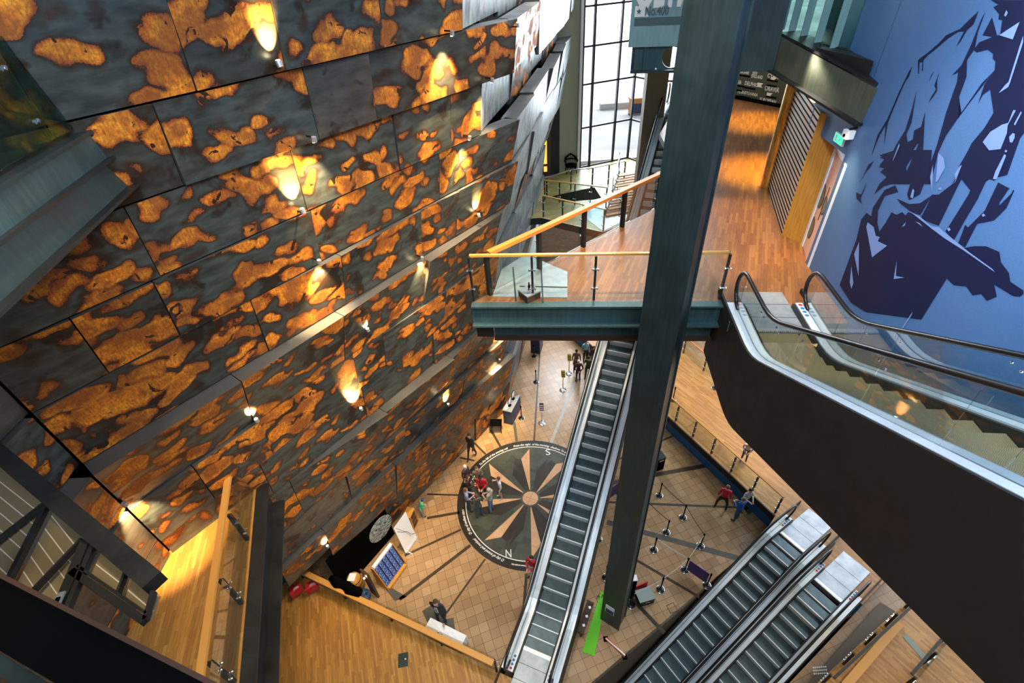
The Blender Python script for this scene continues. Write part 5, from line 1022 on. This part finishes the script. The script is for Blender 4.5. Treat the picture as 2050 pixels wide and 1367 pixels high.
def signpost(q, sg_, mt, lb, w_=.22):
    p = at(*q, 0); t_ = thing('sign_stand', lb, 'sign', p, group='signs on slim stands'); mb = MB(); mb.lathe([(.20,0),(.20,.015),(.03,.03)], p, 20); obj('base', mb, 'bright_metal', t_, smooth=True)
    mb = MB(); mb.lathe([(.028,.03),(.028,1.12)], p, 8); obj('pole', mb, 'chrome', t_)
    c = p+Vector((0,-.02,1.28)); mb = MB(); ax = Vector((1,-.1,0)).normalized(); upv = Vector((.0,.55,.83))
    mb.slab([c-ax*w_/2-upv*.2, c+ax*w_/2-upv*.2, c+ax*w_/2+upv*.2, c-ax*w_/2+upv*.2], (0,.012,-.008)); obj('panel', mb, mt, t_)
    mb = MB(); 
    for k in range(3): mb.add([c-ax*.09+upv*(.10-.10*k)+Vector((0,-.004,.003)), c+ax*.09+upv*(.10-.10*k)+Vector((0,-.004,.003)), c+ax*.09+upv*(.06-.10*k)+Vector((0,-.004,.003)), c-ax*.09+upv*(.06-.10*k)+Vector((0,-.004,.003))], [(0,1,2,3)])
    obj('print', mb, 'dark_wood' if mt == 'yellow_sign' else 'white', t_)
signpost((1139,748), 0, 'yellow_sign', 'yellow notice on a stand left of the brown coated visitor'); signpost((1127,781), 0, 'yellow_sign', 'yellow notice on a stand nearer the compass, left of the white hair visitor'); signpost((1085,847), 0, 'purple_sign', 'dark purple notice on a stand in front of the ticket desk')
# ================================================================== DESKS AND STANDS ALONG THE WALL
def desk(lb, c0, c1, c2, h, mt):
    p0, p1, p2 = at(*c0, 0), at(*c1, 0), at(*c2, 0); e = p2-p1; t_ = thing('ticket_desk', lb, 'desk', (p0+p1+e)/2 if False else (p0+p2)/2, group='desks under the hull wall')
    mb = MB(); mb.prism([tuple(q[:2]) for q in (p0, p1, p2, p0+e*.6)], 0, h-.05); obj('body', mb, mt, t_)
    mb = MB(); c = (p0+p2)/2; mb.prism([tuple((c+(q-c)*1.05)[:2]) for q in (p0, p1, p2, p0+e*.6)], h-.05, h); obj('top', mb, 'plate_metal', t_)
    return t_, p0, p1, p2, e
t_, p0, p1, p2, e = desk('navy ticket desk with screens under the bow of the rusty wall', (1009,847), (1026,851), (1043,817), 1.05, 'navy')
for k, fr_ in enumerate((.3, .7)):
    c = p1+e*fr_-(p1-p0).normalized()*.25+Vector((0,0,1.062)); s_ = thing('monitor', 'dark monitor on the navy ticket desk, %s one' % ('nearer' if k == 0 else 'farther'), 'monitor', c, group='monitors on the ticket desk'); en = e.normalized()
    mb = MB(); mb.bar(c, c+Vector((0,0,.15)), .05, .05); mb.bar(c-en*.1, c+en*.1, .16, .015); obj('foot', mb, 'black', s_); mb = MB(); mb.bar(c-en*.16+Vector((0,0,.33)), c+en*.16+Vector((0,0,.33)), .03, .36); obj('screen', mb, 'black', s_); mb = MB(); x = en.cross(Vector((0,0,1))); mb.bar(c-en*.145+Vector((0,0,.33))+x*.017, c+en*.145+Vector((0,0,.33))+x*.017, .004, .32); obj('display', mb, 'letter_white', s_)
mb = MB(); mb.slab([p0+(p1-p0)*.08+e*.06+Vector((0,0,1.052)), p0+(p1-p0)*.4+e*.06+Vector((0,0,1.052)), p0+(p1-p0)*.4+e*.3+Vector((0,0,1.052)), p0+(p1-p0)*.08+e*.3+Vector((0,0,1.052))], (0,0,.006)); solo('paper_sheet', mb, 'paper', p0+(p1-p0)*.4+e*.25+Vector((0,0,1.052)), 'white sheet of paper on the near navy ticket desk', 'paper')
desk('tall navy desk at the far end of the rusty wall', (1063,706), (1081,709), (1087,691), 1.5, 'navy')
p = at(994,862,0); t_ = thing('side_table', 'small black square table left of the navy ticket desk', 'table', p); mb = MB(); mb.prism([(p.x-.3,p.y-.2),(p.x+.3,p.y-.25),(p.x+.34,p.y+.2),(p.x-.26,p.y+.25)], .62, .66); obj('top', mb, 'black', t_)
for dx, dy in ((-.25,-.18),(.25,-.2),(.28,.17),(-.22,.2)): mb = MB(); mb.bar(p+Vector((dx,dy,0)), p+Vector((dx,dy,.62)), .035, .035); obj('leg', mb, 'black_steel', t_)
# leaflet rack
def rackplane(bl, br_, hgt, z0=.0): a, b_ = at(*bl, z0), at(*br_, z0); d = (b_-a); n = Vector((-d.y, d.x, 0)).normalized(); n = n if n.dot(Vector((-.8,.6,0))) > 0 else -n; return a, b_, d, n
a, b_, d, n = rackplane((775,1176), (809,1128), 1.45, .1); t_ = thing('leaflet_rack', 'orange timber rack filled with blue leaflets by the dark end of the wall', 'rack', (a+b_)/2-Vector((0,0,.1)))
lean = n*.35
mb = MB(); mb.slab([a, b_, b_+lean+Vector((0,0,1.25)), a+lean+Vector((0,0,1.25))], n*.06); obj('back_board', mb, 'dark_wood', t_)
for s_ in (a-d.normalized()*.05, b_+d.normalized()*.02): mb = MB(); mb.slab([s_-Vector((0,0,.1))-n*.12, s_-Vector((0,0,.1))+n*.45, s_+n*.45+Vector((0,0,1.3)), s_+lean-n*.06+Vector((0,0,1.3))], d.normalized()*.04); obj('side_panel', mb, 'wood_plain', t_)
mb = MB(); mb.bar(a-n*.06+Vector((0,0,.0)), b_-n*.06+Vector((0,0,.0)), .18, .12); obj('bottom_rail', mb, 'wood_plain', t_); mb = MB(); mb.bar(a+lean+Vector((0,0,1.3)), b_+lean+Vector((0,0,1.3)), .12, .10); obj('top_rail', mb, 'paper', t_)
for r_ in range(4):
    for c in range(5):
        base = a+d*((c+.1)/5)+(lean+Vector((0,0,1.25)))*((r_+.22)/4.15)-n*.042; mb = MB(); mb.slab([base, base+d*.16, base+d*.16+(lean+Vector((0,0,1.25)))*.20, base+(lean+Vector((0,0,1.25)))*.20], n*.03)
        lb_o = solo('leaflet', mb, 'leaflet', base, 'blue leaflet in the timber rack', 'leaflet', 'leaflets in the rack')
a, b_, d, n = rackplane((812,1107), (834,1074), 1.9, .05); t_ = thing('white_banner', 'tall white standing banner with thin dark lines beside the leaflet rack', 'banner', (a+b_)/2-Vector((0,0,.05)))
mb = MB(); mb.slab([a, b_, b_+n*.15+Vector((0,0,1.85)), a+n*.15+Vector((0,0,1.85))], n*.015); obj('sheet', mb, 'paper', t_); mb = MB(); mb.bar(a, b_, .14, .10); obj('base', mb, 'bright_metal', t_)
for s_ in (.12, .85): mb = MB(); mb.bar(a+d*s_-n*.28-Vector((0,0,.03)), a+d*s_+n*.1-Vector((0,0,.03)), .05, .03); obj('foot', mb, 'bright_metal', t_)
mb = MB(); w0 = a+d*.15+n*.02+Vector((0,0,.3)); P_ = lambda x, z: a+d*x+n*(.15*z/1.85-.004)+Vector((0,0,z)); mb.tube([P_(.1,1.5), P_(.35,1.15), P_(.6,.9), P_(.75,.5), P_(.95,.3)], .008, 5); mb.tube([P_(.1,1.75), P_(.5,1.0), P_(.7,.4)], .005, 5); obj('print', mb, 'black', t_)
a, b_, d, n = rackplane((829,1062), (838,1042), 1.0); t_ = thing('glazed_cabinet', 'small orange timber cabinet with dark panes beside the child', 'cabinet', (a+b_)/2)
mb = MB(); mb.slab([a, b_, b_+Vector((0,0,1.0)), a+Vector((0,0,1.0))], n*.35); obj('case', mb, 'wood_plain', t_)
for k in range(3): mb = MB(); mb.slab([a+d*.16-n*.008+Vector((0,0,.08+.31*k)), a+d*.84-n*.008+Vector((0,0,.08+.31*k)), a+d*.84-n*.008+Vector((0,0,.33+.31*k)), a+d*.16-n*.008+Vector((0,0,.33+.31*k))], n*.006); obj('pane', mb, 'dark_wood', t_)
# dark end wall with round print, barrel, bucket, brown post
a0 = at(700,1192,0); b0 = at(800,1075,0); dd_ = (b0-a0).normalized(); nn_ = Vector((dd_.y,-dd_.x,0)); nn_ = nn_ if nn_.x > 0 else -nn_; a0 = a0-nn_*.3; b0 = b0-nn_*.3
mb = MB(); mb.slab([a0, b0, b0+Vector((0,0,2.4)), a0+Vector((0,0,2.4))], -nn_*.12); dw = struct('wall_dark_end', mb, 'black')
c = onv(772,1083,a0,b0)+nn_*.01; c.z = min(max(c.z, 1.2), 1.6); mb = MB(); nseg = 28; mb.add([c+dd_*(.62*math.cos(2*pi*i/nseg))+Vector((0,0,.62*math.sin(2*pi*i/nseg))) for i in range(nseg)], [tuple(range(nseg))]); mb2 = mb
m = M['scribble'] = mat('scribble', (.5,.52,.5), .7); t__ = NT(m); f__, _ = t__.noise(t__.mapping(t__.coord(), scale=(2,2,5)), 4, 5, .7); t__.l(t__.ramp(f__, [(.44, (.015,.02,.02)), (.52, (.48,.52,.48))]), t__.b.inputs['Base Color'])
pl_ = thing('round_sign', 'large round grey printed disc on the dark wall behind the white banner', 'sign', c); mb.slab([p for p in mb.v[:nseg]], nn_*.02); obj('disc', mb, 'scribble', pl_)
p = at(718,1177,0); t_ = thing('barrel', 'wooden barrel with papers on top near the end of the left deck rail', 'barrel', p); mb = MB(); mb.lathe([(.24,0),(.30,.25),(.32,.45),(.30,.65),(.24,.9)], p, 20); obj('staves', mb, 'wood_plain', t_, smooth=True)
for zz, rr in ((.12,.275),(.32,.315),(.58,.315),(.78,.275)): mb = MB(); mb.lathe([(rr,zz-.02),(rr+.008,zz),(rr,zz+.02)], p, 20); obj('hoop', mb, 'dark_steel', t_)
mb = MB(); mb.slab([p+Vector((-.2,-.12,.91)), p+Vector((.08,-.16,.91)), p+Vector((.12,.16,.91)), p+Vector((-.16,.18,.91))], (0,0,.01)); solo('paper_sheet', mb, 'paper', p+Vector((0,0,.91)), 'pale sheets of paper lying on the wooden barrel', 'paper')
p = at(735,1196,0); t_ = thing('bucket', 'bright blue bucket beside the wooden barrel', 'bucket', p); mb = MB(); mb.lathe([(.15,0),(.19,.38),(.17,.38),(.13,.03)], p, 18); M['bucket_blue'] = mat('bucket_blue', (.01,.11,.4), .5); obj('body', mb, 'bucket_blue', t_, smooth=True); mb = MB(); mb.tube([p+Vector((.19*math.cos(x),.02,.37+.14*math.sin(x))) for x in [pi*k/8 for k in range(9)]], .008, 5); obj('handle', mb, 'chrome', t_)
p = at(752,1190,0); q_ = p+Vector((-.1,.1,0)); t_ = thing('brown_totem', 'tall narrow dark brown panel with a small lamp beside the barrel', 'panel', p); mb = MB(); mb.bar(p, p+Vector((-.0,.0,1.9)), .42, .08, up=(.6,.8,0)); obj('panel', mb, 'dark_wood', t_); mb = MB(); mb.ball(p+Vector((-.05,-.1,1.6)), .035, 8, 5); obj('lamp', mb, 'lamp_glow', t_)
# white clothed table below the rail
T0, T1 = at(862,1236,.76), at(934,1272,.76); td = (T1-T0).normalized(); tn = Vector((td.y,-td.x,0)); tn = tn if tn.y < 0 else -tn
tt = thing('trestle_table', 'long trestle table under a white cloth just below the left deck rail', 'table', ((T0+T1)/2+tn*.3).xy.to_3d()); mb = MB(); mb.slab([T0+Vector((0,0,-.03)), T1+Vector((0,0,-.03)), T1+tn*.42+Vector((0,0,-.03)), T0+tn*.42+Vector((0,0,-.03))], (0,0,.028)); obj('top', mb, 'wood_plain', tt)
for a in (T0+td*.1+tn*.08, T1-td*.1+tn*.08, T0+td*.1+tn*.36, T1-td*.1+tn*.36): mb = MB(); mb.bar(Vector((a.x,a.y,0)), Vector((a.x,a.y,.73)), .04, .04); obj('leg', mb, 'black_steel', tt)
mb = MB(); nx, ny = 20, 9; g_ = [[T0+td*((T1-T0).length*i/nx)+tn*(.43*j/ny)+Vector((0,0,.006+.008*math.sin(i*1.3)*math.cos(j*1.7))) for j in range(ny+1)] for i in range(nx+1)]
for i in range(nx):
    for j in range(ny): mb.quad(g_[i][j], g_[i+1][j], g_[i+1][j+1], g_[i][j+1])
for i in range(nx): 
    f_ = lambda i: g_[i][0]-tn*(.02+.02*math.sin(i*1.9))+Vector((0,0,-.5)); mb.quad(g_[i][0], f_(i), f_(i+1), g_[i+1][0])
for i0 in (0, nx):
    for j in range(ny): s_ = -td if i0 == 0 else td; f_ = lambda j: g_[i0][j]+s_*(.03+.03*math.sin(j*2.1))+Vector((0,0,-.45)); mb.quad(g_[i0][j], g_[i0][j+1], f_(j+1), f_(j))
solo('tablecloth', mb, 'paper', (T0+T1)/2+tn*.3, 'white cloth draped over the trestle table below the left deck rail', 'tablecloth', smooth=True)
# black cover and tinted block on the rail
p0, p1 = at(662,1158,ZL+1.12), at(724,1190,ZL+1.12); mb = MB(); n_ = 8; mb.tube([p0+(p1-p0)*(k/n_)+Vector((.02*math.sin(k*2.2),.03*math.cos(k*1.7),.03*math.sin(k*1.3))) for k in range(n_+1)], [.10,.17,.19,.16,.18,.2,.17,.18,.12], 10); solo('black_cover', mb, 'black', (p0+p1)/2, 'crumpled black cover thrown over the timber rail of the left deck', 'cover', smooth=True)
p = at(733,1190,ZL+1.18); mb = MB(); mb.box((-.10,-.07,0),(.10,.07,.16)); mb.v = [v+p for v in mb.v]; solo('tinted_block', mb, 'smoke_glass', p, 'small pale blue glass block on the rail beside the black cover', 'block')
# hatch in left deck, red chairs
p = at(807,1321,ZL); t_ = thing('floor_box', 'square dark metal floor box set in the left timber deck', 'floor box', p); ca = .12; pts = [Vector(rot2(q_, ca)) for q_ in ((-.17,-.22),(.17,-.22),(.17,.22),(-.17,.22))]; mb = MB(); mb.prism([(p.x+q_.x, p.y+q_.y) for q_ in pts], ZL, ZL+.012); obj('lid', mb, 'dark_steel', t_); mb = MB(); mb.box((p.x+.05,p.y,ZL+.012),(p.x+.11,p.y+.05,ZL+.016)); obj('flap', mb, 'bright_metal', t_)
def chair(px, lb, yaw, z=ZL):
    p = at(*px, z); t_ = thing('red_chair', lb, 'chair', p, yaw, 'red chairs on the left deck'); L_ = lambda n_, mb, mt, sm=False: obj(n_, mb, mt, t_, local=True, smooth=sm)
    mb = MB(); mb.box((-.22,-.22,.42),(.22,.22,.49)); L_('seat', mb, 'red'); mb = MB(); mb.bar((0,-.22,.50),(0,-.30,.92),.42,.05,up=(0,1,0)); L_('backrest', mb, 'red'); mb = MB(); mb.ball((.03,-.02,.50), .13, 10, 6, sc=(1,1,.25)); L_('white_print', mb, 'white', True)
    for x in (-.2,.2):
        for y in (-.2,.2): mb = MB(); mb.tube([(x,y,.43),(x*1.1,y*1.1,0)], .012, 6); L_('leg', mb, 'chrome')
chair((600,1192), 'red upholstered chair with chrome legs on the left deck, nearer the teal wall', .7); chair((632,1184), 'red upholstered chair with chrome legs on the left deck, nearer the rail', .5)
# things at the column foot
gp_ = [at(*q, 0) for q in ((1204,1184),(1216,1188),(1190,1312),(1167,1304))]; mb = MB(); n_ = 40; poly = [gp_[0]]
L0, L1 = gp_[3], gp_[0]; R0, R1 = gp_[1], gp_[2]; sd2 = (L1-L0); sp = Vector((sd2.y,-sd2.x,0)).normalized(); sp = sp if sp.x < 0 else -sp
zig = [gp_[0]+(L0-gp_[0])*(k/n_)+sp*(.045 if k % 2 else 0) for k in range(n_+1)]; bot = [gp_[3]+(gp_[2]-gp_[3])*(k/6)+Vector((0,-.04 if k % 2 else 0,0)) for k in range(1, 7)]
mb.prism([tuple(q[:2]) for q in zig+bot+[gp_[1]]], .005, .02); gm = solo('green_mat', mb, 'green_mat', (gp_[0]+gp_[2])/2, 'long bright green foam mat with toothed edges beside the column foot', 'mat')
mb = MB(); c = at(1205,1195,.0215); 
for k in range(9): mb.box((c.x-.22+.05*k, c.y-.04+.05*(k % 2), .0205), (c.x-.19+.05*k, c.y+.01+.05*(k % 3), .0215))
oo = bpy.data.objects.new('print', mb.mesh('print', 'dark_steel', gm.location)); COL.objects.link(oo); oo.parent = gm
b0, b1 = at(1182,1213,0), at(1160,1275,0); t_ = thing('brown_bench', 'low narrow brown bench dotted with small pale items between the escalator and the green mat', 'bench', (b0+b1)/2); mb = MB(); mb.bar(b0+Vector((0,0,.38)), b1+Vector((0,0,.38)), .26, .07); obj('seat', mb, 'dark_wood', t_)
for f_ in (.1,.9): mb = MB(); q_ = b0+(b1-b0)*f_; mb.bar(q_, q_+Vector((0,0,.35)), .22, .06); obj('leg', mb, 'dark_wood', t_)
for k in range(7): q_ = b0+(b1-b0)*((k+.5)/7)+Vector((R.uniform(-.06,.06),0,.415)); mb = MB(); mb.box((q_.x-.04,q_.y-.05,.415),(q_.x+.05,q_.y+.04,.45)); solo('small_packet', mb, 'paper' if k % 2 else 'dark_wood', q_, 'small packet on the low brown bench', 'packet', 'packets on the brown bench')
s0_, s1_ = at(1213,1277,.12), at(1251,1313,.12); mb = MB(); mb.tube([s0_, s1_], .05, 10); solo('striped_pole', mb, 'striped', (s0_+s1_)/2-Vector((0,0,.05)), 'red and white striped pole lying on the tiles below the column foot', 'pole'); 
for q_ in (s0_, s1_): mb = MB(); mb.box((q_.x-.08,q_.y-.08,0),(q_.x+.08,q_.y+.08,.07)); solo('pole_block', mb, 'black', (q_.x,q_.y,0), 'small black block under the %s end of the striped pole' % ('upper' if q_ is s0_ else 'lower'), 'block')
p = at(1289,1200,0); t_ = thing('grey_box', 'open grey green box on the tiles between two belt posts', 'box', p); a = .2
def rbox(t_, nm, c, lo, hi, mt, a): mb = MB(); mb.box(lo, hi); mb.v = [Vector((*rot2(v, a), v.z))+Vector((c.x,c.y,0)) for v in mb.v]; return obj(nm, mb, mt, t_)
rbox(t_, 'body', p, (-.30,-.22,0),(.30,.22,.40), 'black_steel', a); rbox(t_, 'lid', p, (-.32,-.24,.40),(.32,.24,.44), 'grey_box', a); rbox(t_, 'handle', p, (-.08,-.26,.30),(.08,-.22,.34), 'chrome', a)
p = at(1281,1182,0); t_ = thing('red_folder_stand', 'low dark red board standing behind the grey box', 'board', p); rbox(t_, 'board', p, (-.35,.05,.0),(.35,.09,.35), 'red', .3); rbox(t_, 'foot', p, (-.3,.0,0),(.3,.18,.03), 'black', .3)
p = at(1252,1200,0); t_ = thing('black_totem', 'slim black totem with pale cap against the right side of the tall column', 'totem', p+Vector((.22,.12,0))); p = p+Vector((.22,.12,0)); rbox(t_, 'body', p, (-.10,-.10,0),(.10,.10,1.45), 'black', 0); rbox(t_, 'cap', p, (-.11,-.11,1.45),(.11,.11,1.5), 'paper', 0)
p = at(1316,935,0); t_ = thing('litter_bin', 'square black litter bin on the tiles right of the tall column', 'bin', p); rbox(t_, 'body', p, (-.2,-.2,0),(.2,.2,.85), 'black', .3); rbox(t_, 'lid', p, (-.22,-.22,.85),(.22,.22,.9), 'dark_steel', .3); rbox(t_, 'slot', p, (-.12,-.215,.7),(.12,-.2,.78), 'chrome', .3)
# side deck, lower right
ra, rb_ = at(1640,1367,ZR), at(1812,1210,ZR); rail('glass balustrade with dark posts along the side deck at the lower right', [ra, rb_-(rb_-ra)*.02], 1.0, 4, side=-1., post_w=.06, wood='black_steel')
p0, p1 = at(1798,1250,ZR+.12), at(1690,1375,ZR+.12); mb = MB(); mb.bar(p0, p1, .24, .24); solo('timber_kerb', mb, 'dark_wood' if False else M['rail_wood'], (p0+p1)/2-Vector((0,0,.12)), 'straight low timber kerb on the side deck at the lower right', 'kerb')
p0, p1 = at(1850,1250,ZR+.012), at(1840,1315,ZR+.012); mb = MB(); mb.bar(at(1812,1272,ZR+.006), at(1852,1318,ZR+.006), .22, .012); solo('metal_strip', mb, 'grey_box', at(1818,1293,ZR), 'grey metal strip let into the boards of the side deck', 'strip')
rail('dark balustrade at the far right corner of the side deck', [at(1810,1380,ZR), at(1890,1285,ZR)], 1.0, 2, side=1., post_w=.06, wood='black_steel')
# printed mark on brown plinth
c = at(1640,1340,0); t_ = thing('brown_plinth', 'low dark brown plinth with a pale printed mark between escalator and side deck', 'plinth', c)
pq = [at(1615,1372,.25), at(1762,1205,.25), at(1795,1225,.25), at(1650,1385,.25)]; mb = MB(); mb.prism([tuple(q[:2]) for q in pq], 0, .25); obj('body', mb, 'brown_wall', t_)
mb = MB(); c = at(1640,1343,.252)
for k in range(7): 
    for j in range(3): x = -.22+.07*k+.03*j; y = -.1+.09*j; mb.prism([(c.x+x,c.y+y),(c.x+x+.05,c.y+y+.02),(c.x+x+.04,c.y+y+.06),(c.x+x-.01,c.y+y+.04)], .25, .254)
obj('printed_mark', mb, 'letter_white', t_)
# armchair on the far landing
p = at(1143,345,Z3); t_ = thing('armchair', 'dark round backed armchair on the far landing by the tall window', 'armchair', p); L_ = lambda n_, mb, mt, sm=False: obj(n_, mb, mt, t_, local=True, smooth=sm)
mb = MB(); mb.lathe([(.05,.36),(.34,.38),(.36,.44),(.30,.48)], n=18); L_('seat', mb, 'black', True)
mb = MB(); mb.tube([(.38*math.cos(x),.36*math.sin(x),.70) for x in [-.5+4.14*k/12 for k in range(13)]], .04, 8); L_('arm_rail', mb, 'black', True)
mb = MB(); mb.tube([(.36*math.cos(x),.36*math.sin(x),.98-.2*abs(x-1.57)) for x in [.4+2.34*k/8 for k in range(9)]], .045, 8); L_('back_rail', mb, 'black', True)
for k in range(9): x = .2+2.74*k/8; mb = MB(); mb.tube([(.34*math.cos(x),.34*math.sin(x),.42),(.37*math.cos(x),.37*math.sin(x),.94)], .014, 6); L_('spindle', mb, 'black')
for x in (-.24,.24):
    for y in (-.22,.24): mb = MB(); mb.tube([(x,y,.40),(x*1.25,y*1.25,0)], .026, 8); L_('leg', mb, 'black')
# dark ornament behind the orange handrail, below the bridge side
p = at(1112,505,Z3); 
# ================================================================== LIGHT
def lamp(kind, loc, energy, col, parent=None, size=.1, spot=60, blend=.6, aim=None, name='lamp'):
    l = bpy.data.lights.new(name, kind); l.energy = energy; l.color = col
    if kind == 'SPOT': l.spot_size = math.radians(spot); l.spot_blend = blend; l.shadow_soft_size = size
    elif kind == 'AREA': l.shape = 'RECTANGLE'; l.size, l.size_y = size if isinstance(size, tuple) else (size, size)
    elif kind == 'POINT': l.shadow_soft_size = size
    o = bpy.data.objects.new(name, l); COL.objects.link(o); o.location = loc
    if aim is not None: o.rotation_euler = (Vector(aim)-Vector(loc)).to_track_quat('-Z', 'Y').to_euler()
    if parent:
        o.parent = parent; o.location = Vector(loc)-parent.location
    return o
WARM, DEEP = (1, .66, .30), (1, .55, .16)
spots = [((556,120), 1, 170, 'uplight between two plates at the top of the rusty wall'), ((604,417), 1, 170, 'uplight on the ledge left of the long bright metal strip'), ((735,657), 1, 260, 'uplight on the ledge below the brightest fan of light, left of the bridge'), ((512,838), 1, 150, 'uplight at a plate seam above the square orange plate'), ((722,816), 1, 230, 'uplight on the pale ledge in the lower middle of the rusty wall'), ((897,808), 1, 200, 'uplight low on the rusty wall near the compass'), ((655,1092), 1, 330, 'uplight with bright bare lamp above the left deck'), ((958,428), 1, 170, 'uplight at the end of the ledge near the patina plates'), ((905,72), -1, 200, 'downlight beneath the pale plate at the top right of the rusty wall'), ((630,285), -1, 130, 'downlight under the bare grey plate'), ((940,280), -1, 130, 'downlight right of the row with the patina return'), ((640,528), -1, 170, 'downlight above the shiny grey plate in the middle'), ((845,520), -1, 170, 'downlight above the orange plate left of the bridge glass'), ((1000,722), -1, 160, 'downlight at the foot of the bow near the bridge'), ((252,1012), -1, 190, 'downlight above the left balcony floor'), ((1010,655), -1, 120, 'downlight under the end of the bridge beam'), ((1037,45), 1, 60, 'uplight at the bottom of the top patina plate'), ((985,165), -1, 70, 'downlight at the corner of the folded patina plate')]
for (u, v), s_, en, lb in spots:
    p = wall_at(u, v, .26 if s_ > 0 else .36)
    t_ = thing('wall_spotlight', 'small brass '+lb, 'spotlight', p, group='spotlights on the hull wall'); mb = MB(); up = Vector((0,0,1))*s_
    mb.tube([p-up*.10+WN*.02, p-up*.01], [.045,.05], 10); obj('housing', mb, 'rail_wood' if False else M['bright_metal'], t_)
    mb = MB(); mb.lathe([(.036, 0), (.036, .004)], p+up*.0-Vector((0,0,.002)), 10); obj('lens', mb, 'lamp_glow', t_)
    mb = MB(); mb.bar(p-up*.09, p-up*.09-WN*.2, .03, .03); obj('bracket', mb, 'black_steel', t_)
    lamp('SPOT', p+up*.02, en*(6.5 if s_ > 0 else 7.5), DEEP if s_ > 0 else WARM, t_, .03, 60, .85, p+up*1.0-WN*(.32 if s_ > 0 else .42))
# ceiling lamps above the hall, plus an added wall wash and fill
def hall_spot(loc, en, col, aim, spot=70, blend=.7, size=.25):
    return lamp('SPOT', loc, en, col, None, size, spot, blend, aim)
for x, y, en in ((1.0, 12.5, 2600), (7.5, 13.5, 2400), (3.5, 20.5, 2600), (-3.5, 9.0, 2000), (5.2, 8.5, 1700), (9.5, 7.0, 1500)):
    hall_spot((x*.6, y*.8+1, 23.5), en, (1, .86, .66), (x, y, 0), 36)
for x, y, en in ((-6.5, 4.5, 900), (-3.2, 5.0, 1600), (-8.0, 2.0, 500)): hall_spot((x*.5, y, 22.5), en, (1, .78, .42), (x, y, 4), 44)
for x, y, en in ((8.0, 13.2, 350), (9.2, 16.6, 1900), (11.3, 22.2, 1300), (7.0, 10.2, 300)): lamp('SPOT', (x, y, Z4+3.6), en, (1, .74, .08) if y > 14 else (1, .75, .4), None, .1, 66, .9, (x, y, Z4))
lamp('SPOT', (5.0, 7.5, 18.0), 260, (1, .82, .52), None, .1, 50, .9, (5.3, 7.2, Z4))
lamp('SPOT', (9.6, 21.0, Z4+3.4), 260, (1, .85, .6), None, .1, 70, .8, (12.4, 25.2, Z4+1.6))
lamp('SPOT', (7.0, 12.2, Z4+4.5), 220, (1, .82, .66), None, .1, 70, .8, (7.6, 10.7, Z4+1))
lamp('SPOT', (11, 14, 5.5), 420, (1, .74, .32), None, .2, 110, .8, (11.5, 15.5, ZR)); lamp('SPOT', (9, 19, 5.5), 300, (1, .74, .32), None, .2, 110, .8, (9, 19.5, ZR)); lamp('SPOT', (9.5, 4, 6.5), 260, (1, .74, .36), None, .2, 100, .8, (10, 4.5, ZR))
lamp('SPOT', (.2, 20.3, 4.6), 330, (1, .80, .40), None, .1, 70, .8, (.5, 21.3, 0)); lamp('SPOT', (-.9, 16.6, 4.0), 300, (1, .80, .40), None, .1, 70, .8, (-.8, 17.2, 0))
for x, y, z, en in ((-5.5, 8.5, 14, 1100), (-3.8, 10.5, 11, 3600), (-2.5, 13, 6, 4200), (-1.5, 13, 15, 1700), (-5.5, 9.5, 4.5, 2200)): hall_spot((x+8, y-5, 22.5), en, (1, .74, .40), (x, y, z), 44, .9)  # warm wash spots added to brighten the hull wall
lamp('AREA', (1.0, -5.0, 27), 1500, (.85, .93, 1.0), None, (9, 5), aim=(2, 9, 3))  # unseen soft fill added behind and above the camera
# mural wash and daylight
lamp('SPOT', (1.6, 3.0, 22.5), 2600, (.95, .88, 1.0), None, .6, 46, 1., (6.8, 5.6, 18.4))
lamp('AREA', (2.4, 6.0, 23.5), 420, (.66, .85, 1.0), None, (2.5, 1.2), aim=(6.9, 6.3, 17.2))
lamp('AREA', (1.5, 1.0, 23.0), 260, (.75, .85, 1.0), None, (3, 2), aim=(4.5, 5, 14))
wc = (W0+W2)/2; lamp('AREA', (wc.x+.3, wc.y+2.2, 16.5), 1800, (.86, .93, 1.0), None, (6.5, 12), aim=(wc.x-1.5, 12, 12))
lamp('AREA', (3.0, 28.0, 7.5), 900, (.90, .95, 1.0), None, (6, 3), aim=(2.5, 20, 0))
lamp('SPOT', (-2.0, 1.0, 23.5), 450, (.72, .86, 1.0), None, .5, 60, .8, (-4.6, 6.6, 17.5))
wd = bpy.data.worlds.new('world'); sc.world = wd; wd.use_nodes = True
bg = wd.node_tree.nodes['Background']; bg.inputs[0].default_value = (.62, .74, .86, 1); bg.inputs[1].default_value = .15
# overcast sky beyond the window
mb = MB(); n_ = 24; rad = 70
ring = [(30+0*i, 0) for i in range(2)]
for i in range(n_):
    for j in range(6):
        a0, a1 = -.2+2.3*i/n_, -.2+2.3*(i+1)/n_; e0, e1 = -.12+1.0*j/6, -.12+1.0*(j+1)/6
        P_ = lambda a, e: Vector((8+rad*math.cos(a)*math.cos(e), 32+rad*math.sin(a)*math.cos(e), Z3+rad*math.sin(e))); mb.quad(P_(a1,e0), P_(a0,e0), P_(a0,e1), P_(a1,e1))
M['sky_overcast'] = mat('sky_overcast', (0,0,0), 1, emit=(.93,.96,1.0), es=4.0); so = struct('sky_dome', mb, 'sky_overcast')
sc.view_settings.view_transform = 'Standard'; sc.view_settings.look = 'None'; sc.view_settings.gamma = 1; sc.view_settings.use_curve_mapping = False; sc.view_settings.exposure = 0.6
